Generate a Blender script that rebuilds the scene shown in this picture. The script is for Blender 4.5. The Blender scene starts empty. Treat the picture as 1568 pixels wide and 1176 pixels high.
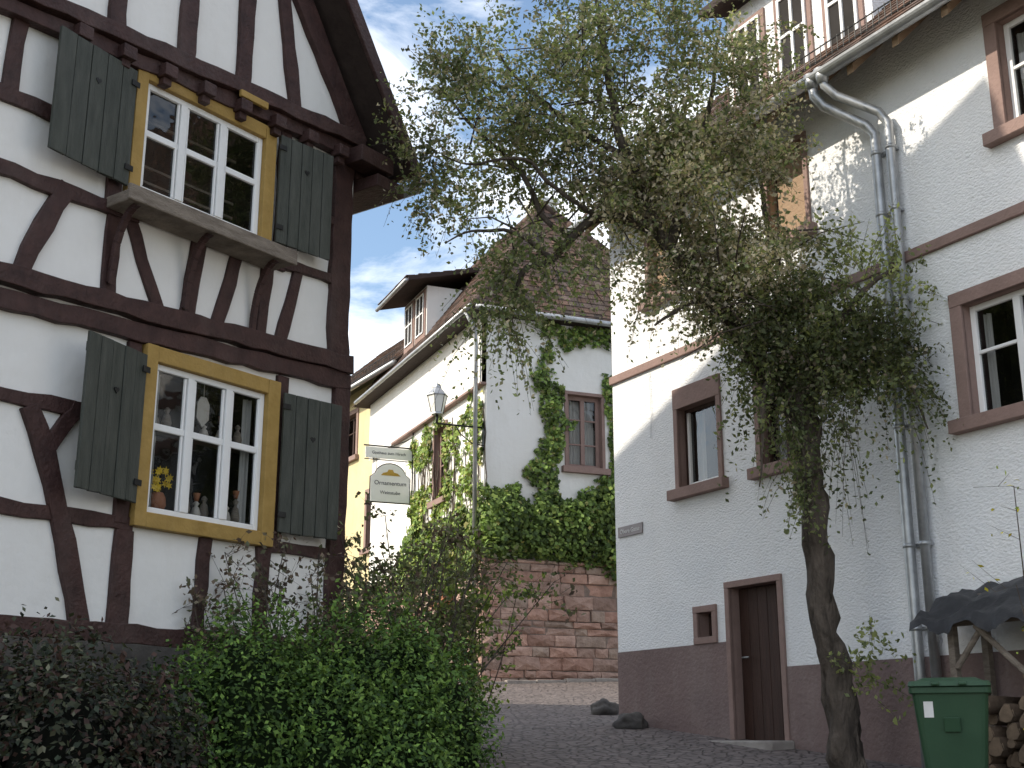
import bpy, math, random, bmesh
import numpy as np
from mathutils import Vector, Matrix, noise
random.seed(4); rng=np.random.default_rng(7)
scn=bpy.context.scene
COL=scn.collection

# ------------------------------------------------------------ materials
def lk(nt,a,b): nt.links.new(a,b)
def mat(name,c1,c2=None,scale=3.0,rough=.8,bump=0.0,bscale=None,stretch=(1,1,1),metal=0,attr=False,spec=.3,dirt=0.0,dirtc=(.2,.18,.15),detail=6,voro=False,bdist=.02,streak=0.0):
    m=bpy.data.materials.new(name); m.use_nodes=True; nt=m.node_tree; N=nt.nodes
    b=N["Principled BSDF"]; b.inputs["Roughness"].default_value=rough; b.inputs["Metallic"].default_value=metal
    b.inputs["Specular IOR Level"].default_value=spec
    tc=N.new("ShaderNodeTexCoord"); mp=N.new("ShaderNodeMapping"); mp.inputs["Scale"].default_value=stretch
    lk(nt,tc.outputs["Object"],mp.inputs[0])
    n1=N.new("ShaderNodeTexNoise"); n1.inputs["Scale"].default_value=scale; n1.inputs["Detail"].default_value=detail
    n1.inputs["Roughness"].default_value=.65
    lk(nt,mp.outputs[0],n1.inputs["Vector"])
    rp=N.new("ShaderNodeValToRGB"); rp.color_ramp.elements[0].position=.3; rp.color_ramp.elements[1].position=.7
    c2=c2 or c1
    rp.color_ramp.elements[0].color=(*c1,1); rp.color_ramp.elements[1].color=(*c2,1)
    lk(nt,n1.outputs["Fac"],rp.inputs[0]); out=rp.outputs[0]
    if attr:
        at=N.new("ShaderNodeAttribute"); at.attribute_name="Col"
        mx=N.new("ShaderNodeMix"); mx.data_type='RGBA'; mx.blend_type='MULTIPLY'; mx.inputs[0].default_value=1
        lk(nt,out,mx.inputs[6]); lk(nt,at.outputs["Color"],mx.inputs[7]); out=mx.outputs[2]
    def grime(scl,vec,lo,hi,amt,out):
        n3=N.new("ShaderNodeTexNoise"); n3.inputs["Scale"].default_value=scl; n3.inputs["Detail"].default_value=8; n3.inputs["Roughness"].default_value=.7
        mp3=N.new("ShaderNodeMapping"); mp3.inputs["Scale"].default_value=vec; lk(nt,tc.outputs["Object"],mp3.inputs[0]); lk(nt,mp3.outputs[0],n3.inputs["Vector"])
        mr=N.new("ShaderNodeMapRange"); mr.inputs[1].default_value=lo; mr.inputs[2].default_value=hi; mr.inputs[4].default_value=amt
        lk(nt,n3.outputs["Fac"],mr.inputs[0])
        mx=N.new("ShaderNodeMix"); mx.data_type='RGBA'; lk(nt,mr.outputs[0],mx.inputs[0]); lk(nt,out,mx.inputs[6]); mx.inputs[7].default_value=(*dirtc,1); return mx.outputs[2]
    if dirt>0: out=grime(.9,(1.6,1.6,.55),.5,.78,dirt,out)
    if streak>0: out=grime(1.0,(5,5,.35),.55,.8,streak,out)
    lk(nt,out,b.inputs["Base Color"])
    if bump>0:
        if voro:
            n2=N.new("ShaderNodeTexVoronoi"); n2.feature='DISTANCE_TO_EDGE'; n2.inputs["Scale"].default_value=bscale or 10; o2=n2.outputs["Distance"]
            cl=N.new("ShaderNodeMapRange"); cl.inputs[2].default_value=.12; lk(nt,o2,cl.inputs[0]); o2=cl.outputs[0]
            mx=N.new("ShaderNodeMix"); mx.data_type='RGBA'; mx.blend_type='MULTIPLY'; mx.inputs[0].default_value=1
            r3=N.new("ShaderNodeMapRange"); r3.inputs[3].default_value=.45; lk(nt,o2,r3.inputs[0])
            lk(nt,out,mx.inputs[6]); lk(nt,r3.outputs[0],mx.inputs[7]); lk(nt,mx.outputs[2],b.inputs["Base Color"])
        else:
            n2=N.new("ShaderNodeTexNoise"); n2.inputs["Scale"].default_value=bscale or scale*4; n2.inputs["Detail"].default_value=5; o2=n2.outputs["Fac"]
        lk(nt,mp.outputs[0],n2.inputs["Vector"])
        bp=N.new("ShaderNodeBump"); bp.inputs["Strength"].default_value=min(1,bump); bp.inputs["Distance"].default_value=bdist
        lk(nt,o2,bp.inputs["Height"]); lk(nt,bp.outputs[0],b.inputs["Normal"])
    return m
def leafmat(name,trans=.35,rough=.5,spec=.25):
    m=bpy.data.materials.new(name); m.use_nodes=True; nt=m.node_tree; N=nt.nodes
    b=N["Principled BSDF"]; b.inputs["Roughness"].default_value=rough; b.inputs["Specular IOR Level"].default_value=spec
    at=N.new("ShaderNodeAttribute"); at.attribute_name="Col"; lk(nt,at.outputs["Color"],b.inputs["Base Color"])
    if trans>0:
        t=N.new("ShaderNodeBsdfTranslucent")
        g=N.new("ShaderNodeMix"); g.data_type='RGBA'; g.blend_type='MULTIPLY'; g.inputs[0].default_value=1; g.inputs[7].default_value=(1.45,1.5,.85,1)
        lk(nt,at.outputs["Color"],g.inputs[6]); lk(nt,g.outputs[2],t.inputs[0])
        mx=N.new("ShaderNodeMixShader"); mx.inputs[0].default_value=trans
        lk(nt,b.outputs[0],mx.inputs[1]); lk(nt,t.outputs[0],mx.inputs[2]); lk(nt,mx.outputs[0],N["Material Output"].inputs[0])
    return m
def glassmat():
    m=bpy.data.materials.new("window_glass"); m.use_nodes=True; nt=m.node_tree; N=nt.nodes; N.clear()
    o=N.new("ShaderNodeOutputMaterial"); tr=N.new("ShaderNodeBsdfTransparent"); tr.inputs[0].default_value=(.78,.8,.8,1)
    gl=N.new("ShaderNodeBsdfGlossy"); gl.inputs["Roughness"].default_value=.02
    fr=N.new("ShaderNodeFresnel"); fr.inputs[0].default_value=1.18
    tc=N.new("ShaderNodeTexCoord"); nz=N.new("ShaderNodeTexNoise"); nz.inputs["Scale"].default_value=3.5; lk(nt,tc.outputs["Object"],nz.inputs["Vector"])
    bp=N.new("ShaderNodeBump"); bp.inputs["Strength"].default_value=.2; bp.inputs["Distance"].default_value=.02; lk(nt,nz.outputs["Fac"],bp.inputs["Height"]); lk(nt,bp.outputs[0],gl.inputs["Normal"])
    mx=N.new("ShaderNodeMixShader"); ad=N.new("ShaderNodeMath"); ad.operation='ADD'; ad.inputs[1].default_value=.06; lk(nt,fr.outputs[0],ad.inputs[0])
    lk(nt,ad.outputs[0],mx.inputs[0]); lk(nt,tr.outputs[0],mx.inputs[1]); lk(nt,gl.outputs[0],mx.inputs[2]); lk(nt,mx.outputs[0],o.inputs[0])
    return m
M={}
M['plasterL']=mat("smooth_white_plaster",(.76,.745,.72),(.82,.81,.79),1.2,.9,.4,9,dirt=.22,dirtc=(.52,.47,.41),streak=.12)
M['plasterR']=mat("rough_white_stucco",(.78,.79,.80),(.84,.84,.84),1.5,.95,.9,26,stretch=(1,1,1.8),dirt=.2,dirtc=(.58,.56,.53),streak=.16)
M['plasterB']=mat("white_plaster",(.76,.74,.70),(.81,.8,.77),1.0,.9,.3,12,dirt=.3,dirtc=(.5,.46,.38),streak=.25)
M['plasterY']=mat("yellow_plaster",(.60,.5,.28),(.66,.57,.35),1.0,.9,.3,12,dirt=.35,dirtc=(.4,.3,.17),streak=.2)
M['timber']=mat("dark_red_timber",(.030,.014,.013),(.070,.034,.030),6,.6,.6,30,stretch=(1,1,1),dirt=.35,dirtc=(.14,.11,.10))
M['yellow']=mat("ochre_painted_wood",(.30,.19,.05),(.40,.26,.08),5,.65,.4,25,dirt=.4,dirtc=(.2,.14,.07),streak=.3)
M['shutter']=mat("grey_green_painted_wood",(.038,.043,.036),(.075,.08,.068),5,.65,.5,30,stretch=(3,3,.5),dirt=.35,dirtc=(.12,.12,.11),streak=.4)
M['wframe']=mat("white_painted_wood",(.76,.76,.75),(.8,.8,.8),4,.45,.1,20)
M['oldwood']=mat("weathered_grey_wood",(.13,.105,.085),(.27,.23,.19),5,.9,.6,30,stretch=(1,1,4))
M['glass']=glassmat()
M['room']=mat("dark_interior",(.02,.018,.016),(.035,.03,.028),2,.9)
M['curtain']=mat("curtain_cloth",(.35,.34,.32),(.5,.48,.46),8,.9,.5,10,stretch=(6,6,.2))
M['darkwood']=mat("dark_brown_wood",(.035,.017,.012),(.06,.03,.022),5,.6,.4,30,stretch=(4,4,.4))
M['redpaint']=mat("red_brown_stone_paint",(.235,.16,.138),(.30,.205,.178),4,.85,.4,25,dirt=.4,dirtc=(.2,.15,.13))
M['dado']=mat("brown_painted_plinth",(.17,.12,.112),(.22,.158,.145),1.5,.9,.8,22,dirt=.4,dirtc=(.3,.25,.23),streak=.3)
M['stone']=mat("red_sandstone",(.62,.55,.52),(1.05,1.0,.97),5,.97,1.0,9,attr=True,dirt=.4,dirtc=(.26,.2,.17),bdist=.05)
M['mortar']=mat("lime_mortar",(.17,.13,.11),(.27,.21,.18),8,.95,.5,40)
M['basestone']=mat("dark_base_stone",(.05,.045,.042),(.11,.1,.09),3,.95,.8,12)
M['tile']=mat("clay_roof_tile",(.6,.6,.6),(1,1,1),7,.85,.4,30,attr=True,dirt=.4,dirtc=(.075,.07,.055))
M['roofdark']=mat("roof_underlay_wood",(.03,.02,.017),(.05,.035,.03),5,.8,.3)
M['zinc']=mat("zinc_metal",(.30,.31,.32),(.48,.49,.5),5,.45,.1,20,metal=.7,spec=.5,streak=.4,dirtc=(.15,.15,.15))
M['iron']=mat("black_iron",(.015,.015,.015),(.03,.03,.03),8,.5,metal=.3)
M['bark']=mat("rough_bark",(.035,.028,.022),(.13,.105,.085),9,.95,1.0,22,stretch=(1,1,.35),bdist=.05)
M['leaf']=leafmat("tree_leaves",.45,.6)
M['leafb']=leafmat("shrub_leaves",.15,.6,.18)
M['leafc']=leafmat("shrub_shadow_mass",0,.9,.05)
M['soil']=mat("grassy_soil",(.045,.05,.025),(.09,.075,.05),2.5,.95,.8,12)
M['cobble']=mat("cobblestones",(.12,.10,.095),(.24,.20,.185),5,.8,1.0,8,voro=True,dirt=.3,dirtc=(.1,.09,.07))
M['kerb']=mat("kerb_stone",(.25,.22,.2),(.36,.33,.3),5,.9,.5,20)
M['rock']=mat("dark_rock",(.05,.045,.045),(.12,.11,.1),4,.9,.8,10)
M['bin']=mat("green_plastic",(.02,.055,.028),(.027,.07,.036),4,.45,.05,30,dirt=.3,dirtc=(.06,.075,.055),streak=.3)
M['rubber']=mat("black_rubber",(.015,.015,.015),(.02,.02,.02),4,.7)
M['label']=mat("paper_label",(.6,.6,.58),(.7,.7,.7),9,.7)
M['tarp']=mat("black_tarpaulin",(.02,.021,.024),(.045,.046,.05),5,.5,.9,7)
M['logbark']=mat("log_bark",(.07,.05,.035),(.14,.1,.07),8,.95,.8,20)
M['logend']=mat("log_cut_end",(.17,.125,.085),(.30,.22,.15),10,.9,.3,20)
M['signw']=mat("cream_sign_paint",(.8,.8,.77),(.84,.84,.82),6,.6)
M['signt']=mat("dark_sign_lettering",(.05,.05,.07),None,6,.6)
M['gold']=mat("gold_ornament",(.45,.28,.05),(.55,.36,.09),6,.4,metal=.3)
M['plate']=mat("enamel_street_sign",(.23,.2,.2),(.3,.27,.27),6,.5)
M['lampglass']=mat("frosted_lamp_glass",(.75,.74,.68),(.8,.8,.76),6,.25)
M['blind']=mat("tan_window_blind",(.3,.2,.13),(.38,.27,.18),6,.8,.4,40,stretch=(.3,.3,6))
M['greyroof']=mat("grey_far_roof",(.2,.2,.22),(.27,.27,.29),4,.8,.3)
M['petal']=mat("yellow_petal",(.75,.5,.02),(.8,.58,.05),6,.6)
M['pot']=mat("terracotta_pot",(.3,.12,.06),(.36,.15,.08),6,.8)
M['china']=mat("glazed_ceramic",(.45,.41,.36),(.52,.48,.43),6,.3)

# ------------------------------------------------------------ mesh helpers
class MB:
    def __init__(s): s.v=[]; s.f=[]; s.c=[]
    def add(s,vs,fs,col=None):
        o=len(s.v); s.v+= [tuple(p) for p in vs]; s.f+=[tuple(i+o for i in f) for f in fs]
        s.c+= [col or (1,1,1)]*len(vs)
    def hexa(s,b,t,col=None):
        n=len(b); fs=[tuple(range(n))[::-1],tuple(range(n,2*n))]
        fs+=[(i,(i+1)%n,n+(i+1)%n,n+i) for i in range(n)]
        s.add(list(b)+list(t),fs,col)
    def tube(s,pts,rad,sides=8,jit=0,col=None,cap=True):
        pts=[Vector(p) for p in pts]; n=len(pts); vs=[]; ref=Vector((.31,.17,.93))
        pu=None
        for i,p in enumerate(pts):
            d=(pts[min(i+1,n-1)]-pts[max(i-1,0)]).normalized()
            if pu is None:
                a=d.cross(ref if abs(d.dot(ref))<.9 else Vector((1,0,0))).normalized()
            else: a=(pu-d*pu.dot(d)).normalized()
            pu=a; b=d.cross(a)
            for k in range(sides):
                an=2*math.pi*k/sides; r=rad[i]
                if jit: r*=1+jit*noise.noise(Vector((math.cos(an)*2,math.sin(an)*2,i*.6))*1.2)
                vs.append(p+(a*math.cos(an)+b*math.sin(an))*r)
        fs=[(i*sides+k,i*sides+(k+1)%sides,(i+1)*sides+(k+1)%sides,(i+1)*sides+k) for i in range(n-1) for k in range(sides)]
        if cap: fs+=[tuple(range(sides))[::-1],tuple((n-1)*sides+k for k in range(sides))]
        s.add(vs,fs,col)
def mkobj(name,mb,m,parent=None,bevel=0,smooth=False,recalc=True,inv=None):
    me=bpy.data.meshes.new(name); me.from_pydata(mb.v,[],mb.f)
    ca=me.color_attributes.new("Col",'FLOAT_COLOR','POINT')
    arr=np.ones((len(mb.v),4),dtype=np.float32); arr[:,:3]=np.array(mb.c,dtype=np.float32).reshape(-1,3); ca.data.foreach_set("color",arr.ravel())
    if recalc:
        bm=bmesh.new(); bm.from_mesh(me); bmesh.ops.recalc_face_normals(bm,faces=bm.faces); bm.to_mesh(me); bm.free()
    if smooth: me.polygons.foreach_set("use_smooth",[True]*len(me.polygons))
    me.materials.append(m); o=bpy.data.objects.new(name,me); COL.objects.link(o)
    if bevel:
        bv=o.modifiers.new("bevel",'BEVEL'); bv.width=bevel; bv.segments=2; bv.limit_method='ANGLE'; bv.angle_limit=.7
    if parent:
        o.parent=parent; o.matrix_parent_inverse=Matrix.Translation(-Vector(parent.location))
    return o
class Thing:
    def __init__(s,name,loc):
        s.e=bpy.data.objects.new(name,None); s.e.location=loc; s.e.empty_display_size=.3; COL.objects.link(s.e); s.p={}
    def mb(s,part,m,bevel=0,smooth=False):
        if part not in s.p: s.p[part]=(MB(),m,bevel,smooth)
        return s.p[part][0]
    def done(s):
        for k,(mb,m,bv,sm) in s.p.items():
            if mb.v: mkobj(k,mb,M[m],s.e,bv,sm)
class Fr:   # wall frame: u along wall, w outward, z height
    def __init__(s,P,d,n): s.P=P; s.d=d; s.n=n
    def pt(s,u,w,z): return Vector((s.P[0]+u*s.d[0]+w*s.n[0], s.P[1]+u*s.d[1]+w*s.n[1], z))
    def box(s,mb,u0,u1,w0,w1,z0,z1,col=None):
        q=[(u0,w0),(u1,w0),(u1,w1),(u0,w1)]
        mb.hexa([s.pt(a,b,z0) for a,b in q],[s.pt(a,b,z1) for a,b in q],col)
    def poly(s,mb,pts,w0,w1,col=None):
        mb.hexa([s.pt(a,w0,b) for a,b in pts],[s.pt(a,w1,b) for a,b in pts],col)
FL=Fr((-1.69,12.5),(-.587,-.810),(.810,-.587))
FR=Fr((1.40,17.1),(.492,-.870),(-.870,-.492))
FB=Fr((-.52,24.8),(.923,.385),(.385,-.923))
FS=Fr((-.52,24.8),(-.385,.923),(-.923,-.385))
FC=Fr((-2.74,31.0),(-.49,.87),(-.87,-.49))
def gz(y): return .105*max(-10,min(45,y))
def wall(fr,mb,u0,u1,z0,z1,holes,w=0):
    us=sorted({u0,u1,*[h[0] for h in holes],*[h[1] for h in holes]}); zs=sorted({z0,z1,*[h[2] for h in holes],*[h[3] for h in holes]})
    for i in range(len(us)-1):
        for j in range(len(zs)-1):
            cu=(us[i]+us[i+1])/2; cz=(zs[j]+zs[j+1])/2
            if any(h[0]<cu<h[1] and h[2]<cz<h[3] for h in holes): continue
            mb.add([fr.pt(us[i],w,zs[j]),fr.pt(us[i+1],w,zs[j]),fr.pt(us[i+1],w,zs[j+1]),fr.pt(us[i],w,zs[j+1])],[(0,1,2,3)])
def window(T,fr,u0,u1,z0,z1,inset,fmat,cols=(),rows=(),fw=.05,mw=.06,curt=None,reveal='plasterB',blind=None,rw=.035,depth=.9):
    """opening in the wall: reveal, frame, bars, glass and a dark room behind"""
    rv=T.mb('reveals_'+reveal,reveal)
    for a,b,c,d in ((u0,u0,z0,z1),(u1,u1,z0,z1)):
        rv.add([fr.pt(a,.0,z0),fr.pt(a,-inset-.05,z0),fr.pt(a,-inset-.05,z1),fr.pt(a,0,z1)],[(0,1,2,3)])
    for z in (z0,z1): rv.add([fr.pt(u0,0,z),fr.pt(u1,0,z),fr.pt(u1,-inset-.05,z),fr.pt(u0,-inset-.05,z)],[(0,1,2,3)])
    F=T.mb('frames_'+fmat,fmat,.006)
    wi=-inset
    fr.box(F,u0,u0+fw,wi-.04,wi,z0,z1); fr.box(F,u1-fw,u1,wi-.04,wi,z0,z1)
    fr.box(F,u0+fw,u1-fw,wi-.04,wi-.002,z0,z0+fw); fr.box(F,u0+fw,u1-fw,wi-.04,wi-.002,z1-fw,z1)
    for c in cols: fr.box(F,c-mw/2,c+mw/2,wi-.045,wi+.008,z0+fw,z1-fw)
    cs=[u0+fw]+[x for c in sorted(cols) for x in (c-mw/2,c+mw/2)]+[u1-fw]
    for k in range(0,len(cs),2):
        for r in rows: fr.box(F,cs[k],cs[k+1],wi-.035,wi-.004,r-rw/2,r+rw/2)
    G=T.mb('glass','glass'); G.add([fr.pt(u0+fw*.5,wi-.03,z0+fw*.5),fr.pt(u1-fw*.5,wi-.03,z0+fw*.5),fr.pt(u1-fw*.5,wi-.03,z1-fw*.5),fr.pt(u0+fw*.5,wi-.03,z1-fw*.5)],[(0,1,2,3)])
    R=T.mb('rooms','room'); a=wi-.051; b=wi-depth
    q=[fr.pt(u0-.3,a,z0-.2),fr.pt(u1+.3,a,z0-.2),fr.pt(u1+.3,a,z1+.2),fr.pt(u0-.3,a,z1+.2),fr.pt(u0-.3,b,z0-.2),fr.pt(u1+.3,b,z0-.2),fr.pt(u1+.3,b,z1+.2),fr.pt(u0-.3,b,z1+.2)]
    R.add(q,[(4,5,6,7),(0,1,5,4),(1,2,6,5),(2,3,7,6),(3,0,4,7)])
    if curt:
        C=T.mb('curtains','curtain')
        for (a0,a1,b0,b1) in curt:
            n=max(6,int((a1-a0)/.025)); vs=[]
            for i in range(n+1):
                u=a0+(a1-a0)*i/n; w=wi-.12+.02*math.sin(i*1.9)
                vs+=[fr.pt(u,w,b0),fr.pt(u,w,b1)]
            C.add(vs,[(2*i,2*i+2,2*i+3,2*i+1) for i in range(n)])
    if blind:
        Bm=T.mb('blinds','blind'); fr.box(Bm,u0+fw,u1-fw,wi+.005,wi+.02,blind,z1-.01)

# beams with hand-hewn edges
bi=[0]
def beam(fr,mb,path,width,proud=.03,jit=.015,base=-.02):
    bi[0]+=1; pr=proud+(bi[0]%23)*.0011
    pts=[]
    for k in range(len(path)-1):
        a,b=path[k],path[k+1]; L=math.hypot(b[0]-a[0],b[1]-a[1]); n=max(2,int(L/.2))
        for i in range(n+(1 if k==len(path)-2 else 0)):
            t=i/n; pts.append((a[0]+(b[0]-a[0])*t,a[1]+(b[1]-a[1])*t))
    lft=[];rgt=[]
    for i,p in enumerate(pts):
        q0=pts[max(0,i-1)]; q1=pts[min(len(pts)-1,i+1)]; dx,dz=q1[0]-q0[0],q1[1]-q0[1]; l=math.hypot(dx,dz); nx,nz=-dz/l,dx/l
        a=width/2+random.uniform(-jit,jit); b=width/2+random.uniform(-jit,jit)
        lft.append((p[0]+nx*a,p[1]+nz*a)); rgt.append((p[0]-nx*b,p[1]-nz*b))
    n=len(pts); vs=[]
    for w in (base,pr):
        for p in lft: vs.append(fr.pt(p[0],w,p[1]))
        for p in rgt: vs.append(fr.pt(p[0],w,p[1]))
    fs=[]
    for i in range(n-1):
        fs.append((2*n+i,2*n+i+1,3*n+i+1,3*n+i)); fs.append((i,i+1,2*n+i+1,2*n+i)); fs.append((n+i,n+i+1,3*n+i+1,3*n+i))
    fs.append((0,n,3*n,2*n)); fs.append((n-1,2*n-1,4*n-1,3*n-1))
    mb.add(vs,fs)

TP=((.15,.09,.065),(.19,.115,.085),(.12,.08,.062),(.085,.065,.055),(.17,.12,.10))
def tiles(mb,O,eu,es,lu,ls,inside=None,pal=TP,tw=.18,ex=.16):
    O=Vector(O); eu=Vector(eu).normalized(); es=Vector(es).normalized(); n=eu.cross(es); n.normalize()
    if n.z<0: n=-n
    for j in range(int(ls/ex)+1):
        for i in range(int(lu/tw)+1):
            u=(i+(j%2)*.5)*tw; s=j*ex
            if u+tw*.5>lu: continue
            if inside and not inside(u+tw/2,s+ex/2): continue
            c=random.choice(pal); k=random.uniform(.7,1.25); c=tuple(x*k for x in c)
            z0=.035+random.uniform(-.006,.006); g=.004
            a=O+eu*(u+g)+es*(s-.03); b=O+eu*(u+tw-g)+es*(s-.03); c2=O+eu*(u+tw-g)+es*(s+ex+.03); d=O+eu*(u+g)+es*(s+ex+.03)
            mb.hexa([a+n*(z0-.018),b+n*(z0-.018),c2+n*.002,d+n*.002],[a+n*z0,b+n*z0,c2+n*.018,d+n*.018],c)

def masonry(fr,mb,mort,u0,u1,z0,z1,w0,holes=(),hmin=.14,hmax=.3):
    z=z0; 
    while z<z1-.02:
        h=random.uniform(hmin,hmax); 
        if z+h>z1-.06: h=z1-z
        u=u0-random.uniform(0,.2)
        while u<u1-.02:
            l=random.uniform(.22,.7)
            if u+l>u1-.15: l=u1-u
            ua=max(u,u0); la=u+l-ua
            cu,cz=ua+la/2,z+h/2
            if la>.06 and not any(a-.02<cu<b+.02 and c<cz<d for a,b,c,d in holes):
                k=random.uniform(.75,1.2); base=random.choice([(.50,.33,.27),(.46,.30,.245),(.50,.36,.305),(.42,.31,.265),(.45,.365,.31)])
                g=.006; w1=w0+random.uniform(.01,.07); j=lambda:random.uniform(-.014,.014)
                um=la*random.uniform(.4,.6)
                q=[(ua+g+j(),z+g+j()*.6),(ua+um,z+g+j()),(ua+la-g+j(),z+g+j()*.6),(ua+la-g+j(),z+h*.5),(ua+la-g+j(),z+h-g+j()*.6),(ua+um,z+h-g+j()),(ua+g+j(),z+h-g+j()*.6),(ua+g+j(),z+h*.5)]
                c=tuple(x*k for x in base)
                cen=fr.pt(ua+um,w1+.02+random.uniform(0,.03),z+h*.5)
                o=[fr.pt(a,w0-.1,b) for a,b in q]; t=[fr.pt(a,w1+random.uniform(-.02,.012),b) for a,b in q]
                fs=[(i,(i+1)%8,8+(i+1)%8,8+i) for i in range(8)]+[(8+i,8+(i+1)%8,16) for i in range(8)]
                mb.add(o+t+[cen],fs,c)
            u+=l
        z+=h
    wall(fr,mort,u0,u1,z0,z1,list(holes),w0+.012)

# ------------------------------------------------------------ half-timbered house (left)
H=Thing("half_timbered_house",(-3.5,12.5,1.2))
pl=H.mb('plaster_walls','plasterL')
UW=(1.33,2.75,6.22,7.27); LW=(1.13,2.42,3.42,4.72)
ap=4.0; UE=2*ap
wall(FL,pl,0,UE,2.35,7.7,[UW,LW])
RZ=lambda u:7.5+(u+.5)*1.42          # roof underside line
pl.add([FL.pt(0,0,7.7),FL.pt(UE,0,7.7),FL.pt(UE,0,RZ(0)-.1),FL.pt(ap,0,RZ(ap)-.1),FL.pt(0,0,RZ(0)-.1)],[(0,1,2,3,4)])
for (a,b) in (((0,0),(0,-9)),((UE,0),(UE,-9))):
    pl.add([FL.pt(a[0],a[1],2.35),FL.pt(b[0],b[1],2.35),FL.pt(b[0],b[1],8.1),FL.pt(a[0],a[1],8.1)],[(0,1,2,3)])
pl.add([FL.pt(0,-9,2.35),FL.pt(UE,-9,2.35),FL.pt(UE,-9,8.1),FL.pt(ap,-9,RZ(ap)-.1),FL.pt(0,-9,8.1)],[(0,1,2,3,4)])
FL.box(H.mb('stone_base','basestone',.02),-.04,UE+.04,-9.04,.05,0.2,2.35)
tb=H.mb('timber_frame','timber',.008)
B=lambda *a,**k: beam(FL,tb,*a,**k)
B([(UE,4.67),(0,5.085)],.165,proud=.07); B([(UE,4.87),(0,5.265)],.165,proud=.10)
B([(UE,2.41),(-.01,2.42)],.15,proud=.05)
B([(UE,3.27),(2.5,3.3)],.11); B([(1.0,3.3),(.1,3.33)],.10)
B([(UE,4.1),(2.98,4.15)],.13)
B([(2.57,2.45),(2.58,3.25)],.185); B([(1.75,2.45),(1.72,3.3)],.13); B([(1.02,2.45),(1.03,3.3)],.16)
B([(2.62,3.3),(2.62,4.85)],.14); B([(.9,3.3),(.9,4.95)],.12)
B([(.1,2.4),(.11,5.05)],.22,proud=.05)
B([(3.56,4.1),(3.38,3.75),(3.2,3.3),(2.93,2.46)],.165,proud=.035)
B([(3.12,4.2),(3.2,4.05),(3.42,3.7)],.12); B([(3.0,4.15),(2.9,4.8)],.14)
B([(4.45,2.45),(4.45,4.85)],.16); B([(6.2,2.45),(6.2,4.85)],.16); B([(7.9,2.45),(7.9,7.4)],.2)
B([(UE,5.86),(2.7,5.97)],.13); B([(1.15,6.08),(.2,6.12)],.10); B([(.5,6.74),(.2,6.75)],.10)
B([(3.42,6.0),(3.6,5.6),(3.78,5.1)],.15)
B([(2.93,5.15),(2.94,5.95)],.15)
B([(2.80,6.0),(2.62,5.6),(2.38,5.15)],.13)
B([(2.02,6.0),(2.1,5.15)],.165); B([(1.55,6.0),(1.62,5.7),(1.76,5.2)],.14)
B([(1.16,6.05),(1.22,5.2)],.13); B([(.76,6.1),(.84,5.7),(.99,5.2)],.13)
B([(.17,5.2),(.2,7.6)],.28,proud=.05)
B([(UE,6.55),(3.0,6.58)],.14); B([(4.02,6.6),(4.0,7.3)],.14); B([(2.97,5.95),(2.97,7.4)],.16); B([(1.03,6.0),(1.02,7.55)],.15); B([(4.6,4.9),(4.6,7.2)],.16); B([(6.2,4.9),(6.2,7.1)],.16)
B([(UE,6.98),(4.3,7.30),(0,7.60)],.14,proud=.09); B([(UE,7.13),(4.3,7.46),(0,7.74)],.15,proud=.15)
B([(2.32,7.6),(2.33,10.8)],.18); B([(1.62,7.65),(1.63,10.0)],.18); B([(.9,7.7),(1.0,8.2),(1.14,8.9),(1.2,9.6)],.15); B([(3.1,7.6),(3.1,11.6)],.18); B([(3.9,7.6),(3.9,12.6)],.18)
B([(7.0,9.3),(.95,9.35)],.16,proud=.06)
B([(-.02,7.75),(3.75,13.1)],.24,proud=.05); B([(UE+.02,7.75),(4.25,13.1)],.24,proud=.05)
for u in (.35,.8,1.25,1.7,2.15,2.6,3.05,3.5):       # carved beam ends under the gable
    FL.box(tb,u-.07,u+.07,.05,.2,7.40-(u-1)*.045,7.52-(u-1)*.045)
    FL.box(tb,u-.045,u+.045,.05,.15,7.33-(u-1)*.045,7.40-(u-1)*.045)
yb=H.mb('ochre_frames','yellow',.008)
FL.box(yb,1.43,1.78,.16,.2,7.50,7.57)
def yframe(o,i,pr):
    FL.box(yb,o[0],i[0],-.02,pr,o[2],o[3]); FL.box(yb,i[1],o[1],-.02,pr,o[2],o[3])
    FL.box(yb,i[0],i[1],-.02,pr-.006,o[2],i[2]); FL.box(yb,i[0],i[1],-.02,pr-.006,i[3],o[3])
yframe((1.19,2.87,6.12,7.41),UW,.085); yframe((.98,2.54,3.29,4.86),LW,.095)
window(H,FL,*UW,-.03,'wframe',(1.83,2.30),(6.79,),.055,.075,curt=[(2.62,2.7,6.28,7.2)],reveal='yellow',rw=.06)
window(H,FL,*LW,-.035,'wframe',(1.56,2.0),(4.17,),.055,.075,curt=[(2.25,2.36,3.48,4.66),(1.18,1.27,3.48,4.66)],reveal='yellow',rw=.06)
wf=H.mb('frames_wframe','wframe')
for (w,cs) in ((UW,(1.33,1.83,2.30,2.75)),(LW,(1.13,1.56,2.0,2.42))):   # thin secondary sash lines
    for k in range(3):
        a,b=cs[k]+.045,cs[k+1]-.045
        FL.box(wf,a,a+.022,0.0,.026,w[2]+.06,w[3]-.06); FL.box(wf,b-.022,b,0.0,.026,w[2]+.06,w[3]-.06)
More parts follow.
